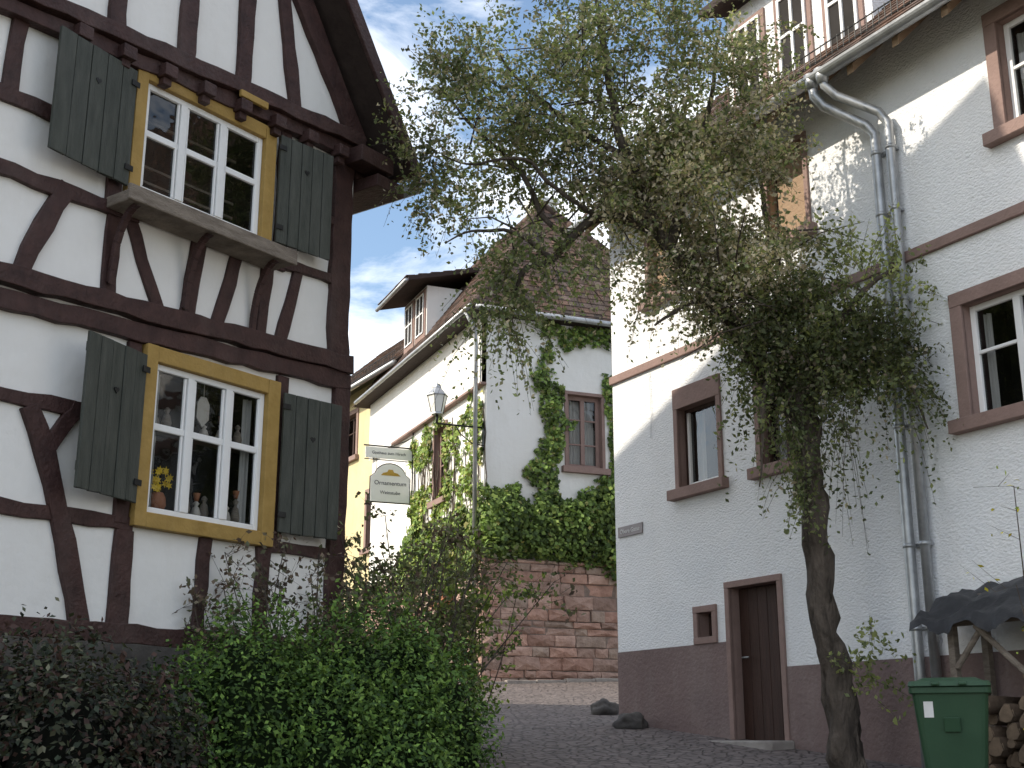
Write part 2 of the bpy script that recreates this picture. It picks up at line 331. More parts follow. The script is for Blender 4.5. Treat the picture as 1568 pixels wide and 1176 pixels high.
# things standing and hanging in the shop-like lower window
fl=H.mb('daffodils','petal'); 
for k in range(18):
    c=FL.pt(2.16+random.uniform(-.13,.13),-.09+random.uniform(-.03,.03),3.74+random.uniform(-.08,.1)); r=.04
    vs=[c]; 
    for i in range(12):
        rr=r*(1 if i%2 else .45); an=i*math.pi/6
        vs.append(c+Vector((FL.d[0]*math.cos(an)*rr,FL.d[1]*math.cos(an)*rr,math.sin(an)*rr))+Vector((FL.n[0],FL.n[1],0))*.01)
    fl.add(vs,[(0,i+1,(i+1)%12+1) for i in range(12)])
vp=H.mb('flower_vase','pot',0,True); c=FL.pt(2.16,-.12,3.47); vp.tube([c,c+Vector((0,0,.06)),c+Vector((0,0,.13)),c+Vector((0,0,.17))],[.05,.08,.07,.05],14)
cn=H.mb('figurines','china',0,True); cw=H.mb('carved_figures','oldwood',0,True)
for i,(u,h,z) in enumerate(((1.85,.26,3.47),(1.73,.16,3.47),(1.64,.22,3.47),(1.47,.34,3.47),(1.38,.17,3.47),(1.27,.25,3.47),(2.3,.2,3.47),(1.42,.14,4.21),(1.3,.2,4.21),(1.88,.16,4.21),(1.7,.12,4.21),(2.12,.2,4.21),(2.25,.13,4.21),(1.5,.17,4.21))):
    c=FL.pt(u,-.12,z); (cn if i%3==1 else cw).tube([c,c+Vector((0,0,h*.3)),c+Vector((0,0,h*.62)),c+Vector((0,0,h*.72)),c+Vector((0,0,h*.88)),c+Vector((0,0,h))],[.035,.045,.03,.014,.03,.008],10)
    if i%4==1: vp.tube([c+Vector((0,0,h)),c+Vector((0,0,h+.07))],[.02,.035],8)
og=H.mb('hanging_ornament','china',.003)
FL.poly(og,[(1.72,4.36),(1.79,4.28),(1.86,4.36),(1.86,4.5),(1.82,4.56),(1.76,4.56),(1.72,4.5)],-.05,-.035)
cn.tube([FL.pt(1.79,-.04,4.56),FL.pt(1.79,-.04,4.7)],[.003,.003],4)
si=H.mb('shelf_and_reflected_bars','oldwood')
for a,b in ((3.40,3.465),(4.19,4.21)):
    si.hexa([FL.pt(p,q,a) for p,q in ((1.1,-.04),(2.45,-.04),(2.45,-.3),(1.1,-.3))],[FL.pt(p,q,b) for p,q in ((1.1,-.04),(2.45,-.04),(2.45,-.3),(1.1,-.3))])
for z in (6.35,6.5,6.65,6.95,7.1): FL.box(si,1.35,2.72,-.34,-.32,z,z+.025)   # added bars imitating the reflections in the upper panes
for u in (1.5,2.05,2.55): FL.box(si,u,u+.03,-.36,-.345,6.25,7.2)
# shutters
def shutter(T,fr,hu,hw,eu,ew,z0,z1,part):
    mb=T.mb('shutters','shutter',.005); h=T.mb('hinges_and_heart_shade','iron')
    d=(eu-hu,ew-hw); L=math.hypot(*d); d=(d[0]/L,d[1]/L); n=(-d[1],d[0]) 
    if n[1]<0: n=(-n[0],-n[1])
    def P(s,t,z): return fr.pt(hu+d[0]*s+n[0]*t,hw+d[1]*s+n[1]*t,z)
    k=5; 
    for i in range(k):
        a=L*i/k+.004; b=L*(i+1)/k-.004; e=random.uniform(-.005,.005); q=[(a,0),(b,0),(b,.028+e),(a,.028+e)]
        mb.hexa([P(s,t,z0+random.uniform(-.008,.008)) for s,t in q],[P(s,t,z1) for s,t in q])
    for zz in (z0+.14,z1-.16):
        q=[(.02,-.02),(L-.02,-.02),(L-.02,.001),(.02,.001)]; mb.hexa([P(s,t,zz) for s,t in q],[P(s,t,zz+.08) for s,t in q])
        q=[(-.02,.034),(.07,.034),(.07,.044),(-.02,.044)]; h.hexa([P(s,t,zz) for s,t in q],[P(s,t,zz+.05) for s,t in q])
    cz=z1-.30 if part=='u' else z1-.40; cs=L*.5; vs=[]
    for i in range(20):
        t=i/20*2*math.pi; x=16*math.sin(t)**3; y=13*math.cos(t)-5*math.cos(2*t)-2*math.cos(3*t)-math.cos(4*t)
        vs.append((cs+x*.0019,cz+y*.0019))
    h.hexa([P(a,.02,b) for a,b in vs],[P(a,.0355,b) for a,b in vs])  # raised dark heart imitates the shade of a cut-out hole
shutter(H,FL,2.90,.09,3.76,.20,6.17,7.27,'u'); shutter(H,FL,1.17,.09,.50,.17,6.22,7.36,'u')
shutter(H,FL,2.56,.10,3.28,.28,3.47,4.74,'l'); shutter(H,FL,.96,.10,.26,.19,3.43,4.76,'l')
# planter shelf and curved brackets
sh=H.mb('window_shelf','oldwood',.012)
FL.box(sh,1.14,3.05,.03,.34,5.94,6.04); FL.box(sh,1.12,3.07,.34,.38,5.935,6.08)
bk=H.mb('shelf_brackets','timber',.006)
for u in (1.35,2.15,2.95):
    n=8
    for i in range(n):
        def arc(t): return (.28*(1-math.cos(t*1.57))+.03, 5.3+.64*math.sin(t*1.57))
        a=arc(i/n); b=arc((i+1)/n)
        bk.hexa([FL.pt(u-.025,a[0],a[1]),FL.pt(u+.025,a[0],a[1]),FL.pt(u+.025,a[0]+.05,a[1]-.03),FL.pt(u-.025,a[0]+.05,a[1]-.03)],
                [FL.pt(u-.025,b[0],b[1]),FL.pt(u+.025,b[0],b[1]),FL.pt(u+.025,b[0]+.05,b[1]-.03),FL.pt(u-.025,b[0]+.05,b[1]-.03)])
# roof
rf=H.mb('roof_slabs','roofdark',.01)
for sgn in (0,1):
    X=(lambda u:u) if sgn==0 else (lambda u:2*ap-u)
    q=[(X(-.5),RZ(-.5)),(X(ap),RZ(ap)),(X(ap),RZ(ap)+.16),(X(-.58),RZ(-.5)+.07)]
    FL.poly(rf,q,-9.3,.36)
bb=H.mb('bargeboards','timber',.01)
FL.poly(bb,[(-.60,7.36),(ap,RZ(ap)-.12),(ap,RZ(ap)+.2),(-.66,7.55)],.365,.41)
FL.poly(bb,[(UE+.6,7.36),(ap,RZ(ap)-.12),(ap,RZ(ap)+.2),(UE+.66,7.55)],.366,.412)
FL.box(bb,-.48,-.05,-9,.30,7.22,7.36); 
for k in range(14): FL.box(bb,-.55,-.02,-.1-.65*k,.02-.65*k,7.36,7.47)
FL.box(bb,-.3,.2,.05,.30,7.42,7.6)
tm=H.mb('roof_tiles','tile'); a=FL.pt(-.62,.4,RZ(-.58)+.16); es=FL.pt(1,0,1.42)-FL.pt(0,0,0)
tiles(tm,a,FL.pt(0,-1,0)-FL.pt(0,0,0),es,9.7,7.85,tw=.25,ex=.25)
a=FL.pt(UE+.62,.4,RZ(-.58)+.16); es=FL.pt(-1,0,1.42)-FL.pt(0,0,0)
tiles(tm,a,FL.pt(0,-1,0)-FL.pt(0,0,0),es,9.7,7.85,tw=.3,ex=.3)
gt=H.mb('gutter','zinc',0,True)
gt.tube([FL.pt(-.66,.36,7.40),FL.pt(-.66,-9.3,7.40)],[.07,.07],12)
gt.tube([FL.pt(-.6,-.9,7.34),FL.pt(-.6,-.9,7.22),FL.pt(-.35,-.9,7.1),FL.pt(-.06,-.9,6.95)],[.05]*4,10)
H.done()

# ------------------------------------------------------------ white stuccoed house (right)
W=Thing("white_stucco_house",(4,15,1.5))
st=W.mb('stucco_walls','plasterR')
W1=(1.48,2.27,4.62,5.66); W2=(3.05,3.75,4.62,5.66); W3=(6.1,7.2,4.55,5.68); W4=(6.85,7.95,7.26,8.4); W5=(3.42,4.05,7.25,8.36); W6=(.95,1.5,7.3,8.36)
DR=(2.35,3.20,.3,3.30); SM=(1.74,2.02,2.77,3.06)
wall(FR,st,0,14,.3,8.95,[W1,W2,W3,W4,W5,W6,DR,SM])
da=W.mb('painted_plinth','dado'); 
wall(FR,da,0,2.31,.3,2.69,[],.012); wall(FR,da,3.24,14,.3,2.36,[],.012)
st.add([FR.pt(0,0,.5),FR.pt(0,-8,.5),FR.pt(0,-8,8.95),FR.pt(0,-4,13),FR.pt(0,0,8.95)],[(0,1,2,3,4)])
st.add([FR.pt(14,0,.1),FR.pt(14,-8,.1),FR.pt(14,-8,8.95),FR.pt(14,-4,13),FR.pt(14,0,8.95)],[(0,1,2,3,4)])
st.add([FR.pt(0,-8,.1),FR.pt(14,-8,.1),FR.pt(14,-8,8.95),FR.pt(0,-8,8.95)],[(0,1,2,3)])
tr=W.mb('red_stone_trim','redpaint',.006)
FR.box(tr,-.02,14,-.01,.045,6.34,6.45)
def surround(u0,u1,z0,z1,t=.11,sill=True,top=None,fr=FR,tr=tr,pr=.03):
    fr.box(tr,u0-t,u0,-.02,pr,z0,z1); fr.box(tr,u1,u1+t,-.02,pr,z0,z1)
    fr.box(tr,u0-t,u1+t,-.02,pr+.004,z1,z1+(top or t))
    if sill: fr.box(tr,u0-t-.08,u1+t+.08,-.02,.11,z0-.13,z0)
surround(*W1,t=.08,top=.27); surround(*W2,t=.08,top=.27); surround(*W3,t=.14); surround(*W4,t=.14); surround(*W5,t=.07,sill=True); surround(*W6,t=.07)
surround(SM[0],SM[1],SM[2],SM[3],t=.08,sill=False); FR.box(tr,SM[0]-.08,SM[1]+.08,-.02,.034,SM[2]-.08,SM[2])
surround(DR[0],DR[1],1.3,DR[3],t=.075,sill=False)
window(W,FR,*W1,.10,'darkwood',(2.22,),(),.05,curt=[(1.56,1.72,4.7,5.6)],reveal='redpaint')
ws=W.mb('white_sash','wframe',.004)
FR.box(ws,1.53,1.575,-.13,-.095,4.67,5.61); FR.box(ws,1.575,2.2,-.13,-.097,4.67,4.70)
window(W,FR,*W2,.10,'darkwood',(3.4,),(),.05,curt=[(3.1,3.3,4.7,5.6)],reveal='redpaint')
window(W,FR,*W3,.10,'wframe',(6.65,),(5.2,),.06,.08,curt=[(6.16,6.24,4.6,5.6),(6.75,7.1,4.6,5.6)],reveal='redpaint')
window(W,FR,*W4,.10,'wframe',(7.4,),(7.9,),.06,.08,curt=[(6.9,7.1,7.3,8.3)],reveal='redpaint')
window(W,FR,*W5,.12,'darkwood',(3.73,),(),.05,reveal='blind',blind=7.3)
window(W,FR,*W6,.12,'darkwood',(),(),.05,reveal='blind',blind=7.35)
window(W,FR,*SM,.15,'darkwood',(),(),.03,reveal='redpaint')
# plank door
dd=W.mb('door','darkwood',.006)
for i in range(5):
    a=2.36+.166*i; FR.box(dd,a+.003,a+.163,-.17-random.uniform(0,.006),-.12,1.5,3.29)
FR.box(dd,2.35,3.2,-.2,-.165,1.3,3.3)
for u in (2.35,3.2): tr.add([FR.pt(u,0,1.3),FR.pt(u,-.2,1.3),FR.pt(u,-.2,3.3),FR.pt(u,0,3.3)],[(0,1,2,3)])
tr.add([FR.pt(2.35,0,3.3),FR.pt(3.2,0,3.3),FR.pt(3.2,-.2,3.3),FR.pt(2.35,-.2,3.3)],[(0,1,2,3)])
hd=W.mb('door_handle','zinc',0,True); hd.tube([FR.pt(2.45,-.12,2.5),FR.pt(2.45,-.06,2.5),FR.pt(2.56,-.06,2.5)],[.01]*3,8)
FR.box(W.mb('door_step','kerb',.02),2.2,3.35,.013,.35,1.2,1.58)
# roof
rs=W.mb('roof_structure','roofdark',.005)
def cross(mb,fr,pts,u0,u1,col=None): mb.hexa([fr.pt(u0,a,b) for a,b in pts],[fr.pt(u1,a,b) for a,b in pts],col)
cross(rs,FR,[(.5,8.56),(-4.05,13.1),(-4.05,13.2),(.5,8.66)],-.25,14.2)
cross(rs,FR,[(-8.5,8.56),(-4.05,13.1),(-4.05,13.2),(-8.5,8.66)],-.25,14.2)
sf=W.mb('eave_boards','blind',.004)
for k in range(22): cross(sf,FR,[(.48,8.44),(-.02,8.93),(-.02,9.02),(.48,8.55)],.1+k*.65,.19+k*.65)
wt=W.mb('roof_tiles','tile'); es=FR.pt(0,-1,1)-FR.pt(0,0,0)
tiles(wt,FR.pt(-.25,.52,8.65),FR.pt(1,0,0)-FR.pt(0,0,0),es,14.4,6.35,tw=.2,ex=.2)
tiles(wt,FR.pt(-.25,-8.55,8.65),FR.pt(1,0,0)-FR.pt(0,0,0),FR.pt(0,1,1)-FR.pt(0,0,0),14.4,6.35,tw=.4,ex=.4)
gu=W.mb('gutter','zinc',0,False)
n=10
for k in range(n):
    a0=math.pi+math.pi*k/n; a1=math.pi+math.pi*(k+1)/n; r=.085; r2=.078
    P=lambda an,rr:(.57+rr*math.cos(an),8.60+rr*math.sin(an))
    cross(gu,FR,[P(a0,r),P(a1,r),P(a1,r2),P(a0,r2)],-.25,14.2)
gp=W.mb('downpipes','zinc',0,True)
gp.tube([FR.pt(4.86,.57,8.52),FR.pt(4.86,.55,8.38),FR.pt(4.92,.48,8.25),FR.pt(5.2,.16,7.98),FR.pt(5.27,.11,7.85),FR.pt(5.27,.11,7.6),FR.pt(5.27,.11,2.3),FR.pt(5.27,.11,1.0)],[.055]*8,14)
gp.tube([FR.pt(5.02,.57,8.56),FR.pt(5.02,.55,8.44),FR.pt(5.1,.46,8.3),FR.pt(5.4,.16,8.05),FR.pt(5.47,.11,7.9),FR.pt(5.47,.11,7.6),FR.pt(5.47,.11,1.0)],[.05]*7,14)
for z in (7.6,6.9,5.9,4.6,3.4,2.6):
    for u,r in ((5.27,.062),(5.47,.057)): gp.tube([FR.pt(u,.11,z),FR.pt(u,.11,z+.04)],[r,r],14)
    FR.box(W.mb('pipe_clamps','zinc'),5.25,5.49,.0,.06,z+.01,z+.04)
gp.tube([FR.pt(4.86,.57,8.62),FR.pt(4.86,.57,8.46)],[.09,.06],14); gp.tube([FR.pt(5.02,.57,8.62),FR.pt(5.02,.57,8.46)],[.09,.055],14)
# snow guard grille
sg=W.mb('snow_guard','iron')
for k in range(90):
    u=.6+k*.09; p=FR.pt(u,.2,9.02); sg.tube([p,p+Vector((0,0,.2))],[.006,.006],4)
for z in (9.04,9.2): sg.tube([FR.pt(.5,.2,z),FR.pt(8.7,.2,z)],[.009,.009],5)
# dormer
FR.box(W.mb('dormer_walls','plasterR'),2.3,4.9,-2.2,-.42,9.2,11.0)
DW=Fr((FR.pt(0,-.42,0).x,FR.pt(0,-.42,0).y),FR.d,FR.n)
dw=W.mb('frames_wframe','wframe',.005)
for a in (2.5,3.35,4.2):
    DW.box(W.mb('dormer_trim','redpaint',.005),a-.08,a+.58,-.01,.03,9.45,10.75)
    DW.box(W.mb('dormer_glass','room'),a,a+.5,.028,.034,9.52,10.68)
    for c in (a,a+.23,a+.46): DW.box(dw,c,c+.045,.03,.06,9.52,10.68)
    for c in (9.52,10.1,10.64): DW.box(dw,a,a+.5,.03,.055,c,c+.045)
cross(W.mb('dormer_roof','roofdark',.01),FR,[(-.1,11.0),(-2.6,11.9),(-2.6,12.0),(-.1,11.12)],2.1,5.1)
FR.box(W.mb('street_name_plate','plate',.003),.08,.64,.003,.02,4.19,4.33)
cb=W.mb('cable','zinc'); cb.tube([FR.pt(.9,.02,6.3),FR.pt(.92,.02,5.7),FR.pt(.9,.02,5.4)],[.004]*3,5)
W.done()
def text(body,fr,u,w,z,size,m,parent,flip=1,name="lettering"):
    cu=bpy.data.curves.new(name,'FONT'); cu.body=body; cu.size=size; cu.align_x='CENTER'; cu.align_y='CENTER'; cu.extrude=.002
    cu.materials.append(M[m]); o=bpy.data.objects.new(name,cu); COL.objects.link(o)
    d=Vector((fr.d[0],fr.d[1],0))*flip; n=Vector((fr.n[0],fr.n[1],0)); up=Vector((0,0,1))
    mt=Matrix((d,up,n)).transposed().to_4x4(); mt.translation=fr.pt(u,w,z)
    o.matrix_world=mt
    if parent: o.parent=parent; o.matrix_parent_inverse=Matrix.Translation(-Vector(parent.location)); o.matrix_basis=mt
    return o
text("Obere Gasse",FR,.36,.0225,4.26,.085,'label',W.e)

# ------------------------------------------------------------ ivy-covered stone house (middle)
G=Thing("ivy_covered_stone_house",(1,27,2.6))
pb=G.mb('plaster_walls','plasterB')
FW=(1.80,2.58,6.95,8.48); SW=(2.35,3.1,6.6,8.2); SO=(1.5,2.15,4.2,5.2)
EZ=10.25
wall(FB,pb,0,5.2,4.7,EZ,[FW])
wall(FS,pb,0,8,5.2,8.55,[SW]); 
wall(FS,pb,0,8,8.5,EZ,[],.1)
FS.box(G.mb('ledge','redpaint',.01),-.02,6.0,.0,.13,8.49,8.545)
pb.add([FB.pt(5.2,0,2),FB.pt(5.2,-8,2),FB.pt(5.2,-8,EZ),FB.pt(5.2,0,EZ)],[(0,1,2,3)])
pb.add([FB.pt(0,-8,2),FB.pt(5.2,-8,2),FB.pt(5.2,-8,EZ),FB.pt(0,-8,EZ)],[(0,1,2,3)])
sb=G.mb('sandstone_blocks','stone',.016); mo=G.mb('mortar','mortar')
masonry(FB,sb,mo,-.12,5.2,2.4,4.98,.10,hmin=.12,hmax=.27)
FB.box(mo,-.1,5.2,-.02,.1,4.8,5.0)
masonry(FS,sb,mo,-.08,8,2.4,5.25,.06,[SO],hmin=.11,hmax=.26)
window(G,FB,*FW,.1,'redpaint',(2.19,),(7.45,7.97),.085,.09,curt=[(1.86,2.5,7.0,8.4)],reveal='redpaint')
window(G,FS,*SW,.12,'redpaint',(2.72,),(7.4,),.07,.07,reveal='redpaint')
window(G,FS,*SO,.02,'darkwood',(1.82,),(),.05,.05,reveal='mortar')
tg=G.mb('window_surrounds','redpaint',.006)
surround(*FW,t=.07,fr=FB,tr=tg); surround(*SW,t=.09,fr=FS,tr=tg); 
FS.box(tg,1.35,2.3,.07,.16,4.08,4.2); FS.box(tg,1.38,2.27,.07,.13,5.2,5.36)
FS.box(G.mb('flower_box','pot',.01),1.4,2.25,.16,.36,4.22,4.38)
# hipped roof
rb=G.mb('roof_base','roofdark'); ov=.35; RZb=13.35
e0=FB.pt(-ov-.1,ov,EZ-.28); e1=FB.pt(5.2+ov,ov,EZ-.28); e2=FB.pt(5.2+ov,-8-ov,EZ-.28); e3=FB.pt(-ov-.1,-8-ov,EZ-.28)
r0=FB.pt(2.0,-1.6,RZb); r1=FB.pt(2.0,-8.35,RZb)
rb.add([e0,e1,e2,e3,r0,r1],[(0,1,4),(1,2,5,4),(2,3,5),(3,0,4,5),(0,3,2,1)])
tt=G.mb('roof_tiles','tile')
def triroof(a,b,c,d=None,**k):   # a-b eave, ridge c (d)
    eu=(b-a); lu=eu.length; eu=eu.normalized(); top=c; v=top-a; es=v-eu*v.dot(eu); ls=es.length; es=es.normalized()
    xc=v.dot(eu); xd=(d-a).dot(eu) if d else xc
    lo,hi=min(xc,xd),max(xc,xd)
    tiles(tt,a,eu,es,lu,ls,lambda u,s:(lo*s/ls)<=u+.05 and u-.05<=lu-(lu-hi)*s/ls,**k)
triroof(e0,e1,r0); triroof(e3,e0,r1,r0); triroof(e1,e2,r0,r1)
rt=G.mb('ridge_tiles','tile',0,True)
for a,b in ((r0,r1),(e0,r0),(e1,r0)):
    L=(b-a).length; n=int(L/.33)
    for i in range(n):
        p=a.lerp(b,i/n); q=a.lerp(b,(i+1.1)/n); k=random.uniform(.6,1.0); up=Vector((0,0,.03)); rt.tube([p+up,q+up],[.10,.085],8,col=(.15*k,.10*k,.08*k))
FS.box(G.mb('fascia','roofdark',.01),-.3,8.2,.1,.3,EZ-.22,EZ-.1); FB.box(G.mb('fascia','roofdark'),-.3,5.4,.0,.3,EZ-.21,EZ-.1)
gz2=G.mb('gutter_and_pipe','zinc',0,True)
gz2.tube([FS.pt(-.4,.5,EZ-.25),FS.pt(8,.5,EZ-.25)],[.05,.05],10); gz2.tube([FB.pt(-.4,.4,EZ-.26),FB.pt(5,.4,EZ-.26)],[.06,.06],10)
gz2.tube([FS.pt(-.1,.5,EZ-.3),FS.pt(0,.25,EZ-.6),FS.pt(.08,.2,EZ-.9),FS.pt(.08,.2,3.3)],[.045]*4,10)
G.mb('pipe_foot','iron',0,True).tube([FS.pt(.08,.2,3.4),FS.pt(.08,.2,2.4)],[.06,.06],10)
ch=G.mb('chimney','plasterB',.01); FB.box(ch,2.3,2.85,-3.3,-2.7,12.3,14.0); FB.box(ch,2.24,2.91,-3.36,-2.64,14.0,14.12)
def crossS(mb,pts,u0,u1): cross(mb,FS,pts,u0,u1)
dz=G.mb('dormer_walls','plasterB'); FS.box(dz,4.2,5.9,-2.4,-.12,10.7,12.05)
DS=Fr((FS.pt(0,-.12,0).x,FS.pt(0,-.12,0).y),FS.d,FS.n); dt=G.mb('dormer_frames','redpaint',.006)
for a in (4.25,5.1):
    DS.box(dt,a,a+.75,-.01,.03,10.75,12.0); DS.box(G.mb('dormer_panes','room'),a+.09,a+.66,.028,.036,10.9,11.9)
    for c in (a+.1,a+.355,a+.61): DS.box(G.mb('frames_white','wframe'),c,c+.04,.03,.05,10.9,11.9)
    for c in (10.9,11.4,11.87): DS.box(G.mb('frames_white','wframe'),a+.1,a+.65,.03,.052,c,c+.035)
crossS(G.mb('dormer_roof','roofdark',.01),[(.45,12.0),(-3.2,12.95),(-3.2,13.07),(.45,12.12)],3.9,6.3)
tiles(tt,FS.pt(3.9,.47,12.1),FS.pt(1,0,0)-FS.pt(0,0,0),FS.pt(0,-3.65,.95)-FS.pt(0,0,0),2.4,3.75)
gz2.tube([FS.pt(3.9,.5,12.0),FS.pt(6.3,.5,12.0)],[.05,.05],10)
G.done()

# ------------------------------------------------------------ yellow house (far left)
Y=Thing("yellow_house",(-4,33,3)); py=Y.mb('walls','plasterY')
C1=(.85,1.9,8.95,10.15); C2=(.85,2.1,6.3,7.75); C3=(3.0,4.0,8.95,10.15)
wall(FC,py,-.5,8,2.5,10.75,[C1,C2,C3]); 
py.add([FC.pt(-.5,0,2.5),FC.pt(-.5,-6,2.5),FC.pt(-.5,-6,10.75),FC.pt(-.5,-3,13.6),FC.pt(-.5,0,10.75)],[(0,1,2,3,4)])
py.add([FC.pt(8,0,2.5),FC.pt(8,-6,2.5),FC.pt(8,-6,10.75),FC.pt(8,-3,13.6),FC.pt(8,0,10.75)],[(0,1,2,3,4)])
ty=Y.mb('window_surrounds','redpaint',.006)
for c in (C1,C2,C3): surround(*c,t=.13,fr=FC,tr=ty); window(Y,FC,*c,.12,'darkwood',((c[0]+c[1])/2,),((c[2]+c[3])/2+.15,),.07,.07,curt=[(c[0]+.1,c[0]+.35,c[2]+.1,c[3]-.1)],reveal='redpaint')
cross(Y.mb('roof_base','roofdark',.01),FC,[(.45,10.55),(-3.05,13.65),(-3.05,13.75),(.45,10.65)],-.6,8.3)
cross(Y.mb('roof_base','roofdark',.01),FC,[(-6.5,10.55),(-3.05,13.65),(-3.05,13.75),(-6.5,10.65)],-.6,8.3)
tiles(Y.mb('roof_tiles','tile'),FC.pt(-.6,.47,10.64),FC.pt(1,0,0)-FC.pt(0,0,0),FC.pt(0,-3.5,3.1)-FC.pt(0,0,0),8.8,4.6,tw=.2,ex=.18)
Y.mb('gutter','zinc',0,True).tube([FC.pt(-.6,.53,10.58),FC.pt(8.3,.53,10.58)],[.07,.07],10)
sg=Y.mb('snow_guard','iron')
for k in range(60):
    p=FC.pt(.3+k*.1,.15,10.95); sg.tube([p,p+Vector((0,0,.22))],[.008,.008],4)
for z in (10.98,11.17): sg.tube([FC.pt(.2,.15,z),FC.pt(6.3,.15,z)],[.012,.012],5)
Y.done()
K=Thing("distant_grey_roofed_house",(-7,46,4.7)); kw=K.mb('walls','plasterB',.01)
FK=Fr((-9.5,45),(1,.1),(.1,-1)); FK.box(kw,0,8,-6,0,4.0,13.3)
cross(K.mb('roof','greyroof',.01),FK,[(.4,13.1),(-3,15.2),(-6.4,13.1),(-6.4,13.3),(-3,15.4),(.4,13.3)],-.3,8.3)
for a in (1,3.2,5.4): FK.box(K.mb('windows','room'),a,a+.9,-.01,.02,10.6,12); FK.box(K.mb('sills','redpaint'),a-.1,a+1,.0,.1,10.48,10.6)
K.done()

# ------------------------------------------------------------ ground
gm=MB(); xs=[-1500,-60,-20,20,60,1500]; ys=[-1500,-10,45,1500]; zs=[gz(-10),gz(-10),gz(45),gz(45)+8]
for j in range(4):
    for x in xs: gm.v.append((x,ys[j],zs[j])); gm.c.append((1,1,1))
n=len(xs)
for j in range(3):
    for i in range(n-1): gm.f.append((j*n+i,j*n+i+1,(j+1)*n+i+1,(j+1)*n+i))
mkobj("ground",gm,M['soil'])
sm=MB(); pts=[(-.1,-6),(9,-6),(7,8),(4.5,16),(4.8,27),(-5,44),(-9,42),(-1.6,24.5),(-.9,16),(-.15,12)]
sm.add([(x,y,gz(y)+.006) for x,y in pts],[tuple(range(len(pts)))]); mkobj("cobbled_street",sm,M['cobble'])
kb=MB(); 
for i in range(9):
    a=-.3+i*.62; y=FB.pt(a,.3,0).y; z=gz(y); FB.box(kb,a,a+.61,.2,.34,z-.2,z+.07+.008*(i%2))
mkobj("kerb",kb,M['kerb'],bevel=.015)

# ------------------------------------------------------------ foliage
def leaves_mesh(mb_lists,pos,size,pal,pw,up_bias=0.0,normal=None,nspread=1.0,aspect=.5,var=.3,clump=.0,cs=1.8):
    n=len(pos); a=rng.normal(size=(n,3)); a/=np.linalg.norm(a,axis=1,keepdims=True)
    if normal is not None:
        nn=normal+rng.normal(size=(n,3))*nspread; nn/=np.linalg.norm(nn,axis=1,keepdims=True)
        a=a-nn*np.sum(a*nn,axis=1,keepdims=True); a/=np.linalg.norm(a,axis=1,keepdims=True); b=np.cross(nn,a)
    else:
        r=rng.normal(size=(n,3)); b=np.cross(a,r); b/=np.linalg.norm(b,axis=1,keepdims=True); nn=np.cross(a,b)
    s=size*rng.uniform(.6,1.35,size=(n,1))
    v0=pos-a*s*.5; v2=pos+a*s*.5+nn*s*.08; v1=pos+b*s*aspect*.5+nn*s*.1-a*s*.05; v3=pos-b*s*aspect*.5+nn*s*.1-a*s*.05
    V4=np.stack([v0,v1,v2,v3],axis=1).reshape(-1,3)
    pal=np.array(pal); idx=rng.choice(len(pal),size=n,p=np.array(pw)/sum(pw)); c=pal[idx]*rng.uniform(1-var,1+var,size=(n,1))
    if clump>0:
        f=np.array([noise.noise((p[0]*cs,p[1]*cs,p[2]*cs)) for p in pos]).reshape(-1,1); c=c*(1+clump*f*1.6).clip(.35,1.9)
    mb_lists.append((V4,np.repeat(c,4,axis=0)))
def build_leaves(name,lists,m,parent):
    V=np.concatenate([a for a,b in lists]); C=np.concatenate([b for a,b in lists]); n=len(V)//4
    me=bpy.data.meshes.new(name); me.vertices.add(len(V)); me.vertices.foreach_set("co",V.astype(np.float32).ravel())
    me.loops.add(n*4); me.loops.foreach_set("vertex_index",np.arange(n*4,dtype=np.int32)); me.polygons.add(n)
    me.polygons.foreach_set("loop_start",np.arange(0,n*4,4,dtype=np.int32)); me.polygons.foreach_set("loop_total",np.full(n,4,dtype=np.int32))
    me.update(calc_edges=True)
    ca=me.color_attributes.new("Col",'FLOAT_COLOR','POINT'); A=np.ones((len(V),4),dtype=np.float32); A[:,:3]=C; ca.data.foreach_set("color",A.ravel())
    me.materials.append(m); o=bpy.data.objects.new(name,me); COL.objects.link(o)
    if parent: o.parent=parent; o.matrix_parent_inverse=Matrix.Translation(-Vector(parent.location))
    return o
def twig_cloud(lists,stems,c,r,ntw,K,size,pal,pw,ln=(.18,.42),droop=.3,thr=-.15,nscale=1.6,surface=.0,upw=0.0,stem_r=.0035,aspect=.6):
    c=np.array(c); r=np.array(r); pts=[]; tries=0
    while len(pts)<ntw and tries<ntw*8:
        tries+=1
        d=rng.normal(size=3); d/=np.linalg.norm(d); rad=rng.uniform(surface,1)**(1/2.4)
        p=c+d*r*rad*(1+.3*noise.noise(Vector(d*2.3+c)))
        if noise.noise(Vector(p*nscale))<thr: continue
        o=d*.8+rng.normal(size=3)*.7+np.array([0,0,upw]); o/=np.linalg.norm(o)
        pts.append((p,o))
    P=np.array([a for a,b in pts]); D=np.array([b for a,b in pts]); n=len(P)
    Ls=rng.uniform(ln[0],ln[1],size=(n,1))
    allp=[]
    for k in range(K):
        s=(k+rng.uniform(0,.8,size=(n,1)))/K
        q=P+D*Ls*s+np.array([0,0,-1])*droop*Ls*s*s+rng.normal(size=(n,3))*size*.5
        allp.append(q)
    leaves_mesh(lists,np.concatenate(allp),size,pal,pw,aspect=aspect,clump=.45)
    for i in range(n):
        if i%2: continue
        p0=P[i]; l=Ls[i,0]; p1=p0+D[i]*l*.5+np.array([0,0,-1])*droop*l*.25; p2=p0+D[i]*l+np.array([0,0,-1])*droop*l
        stems.tube([p0,p1,p2],[stem_r,stem_r*.8,stem_r*.4],3,cap=False)
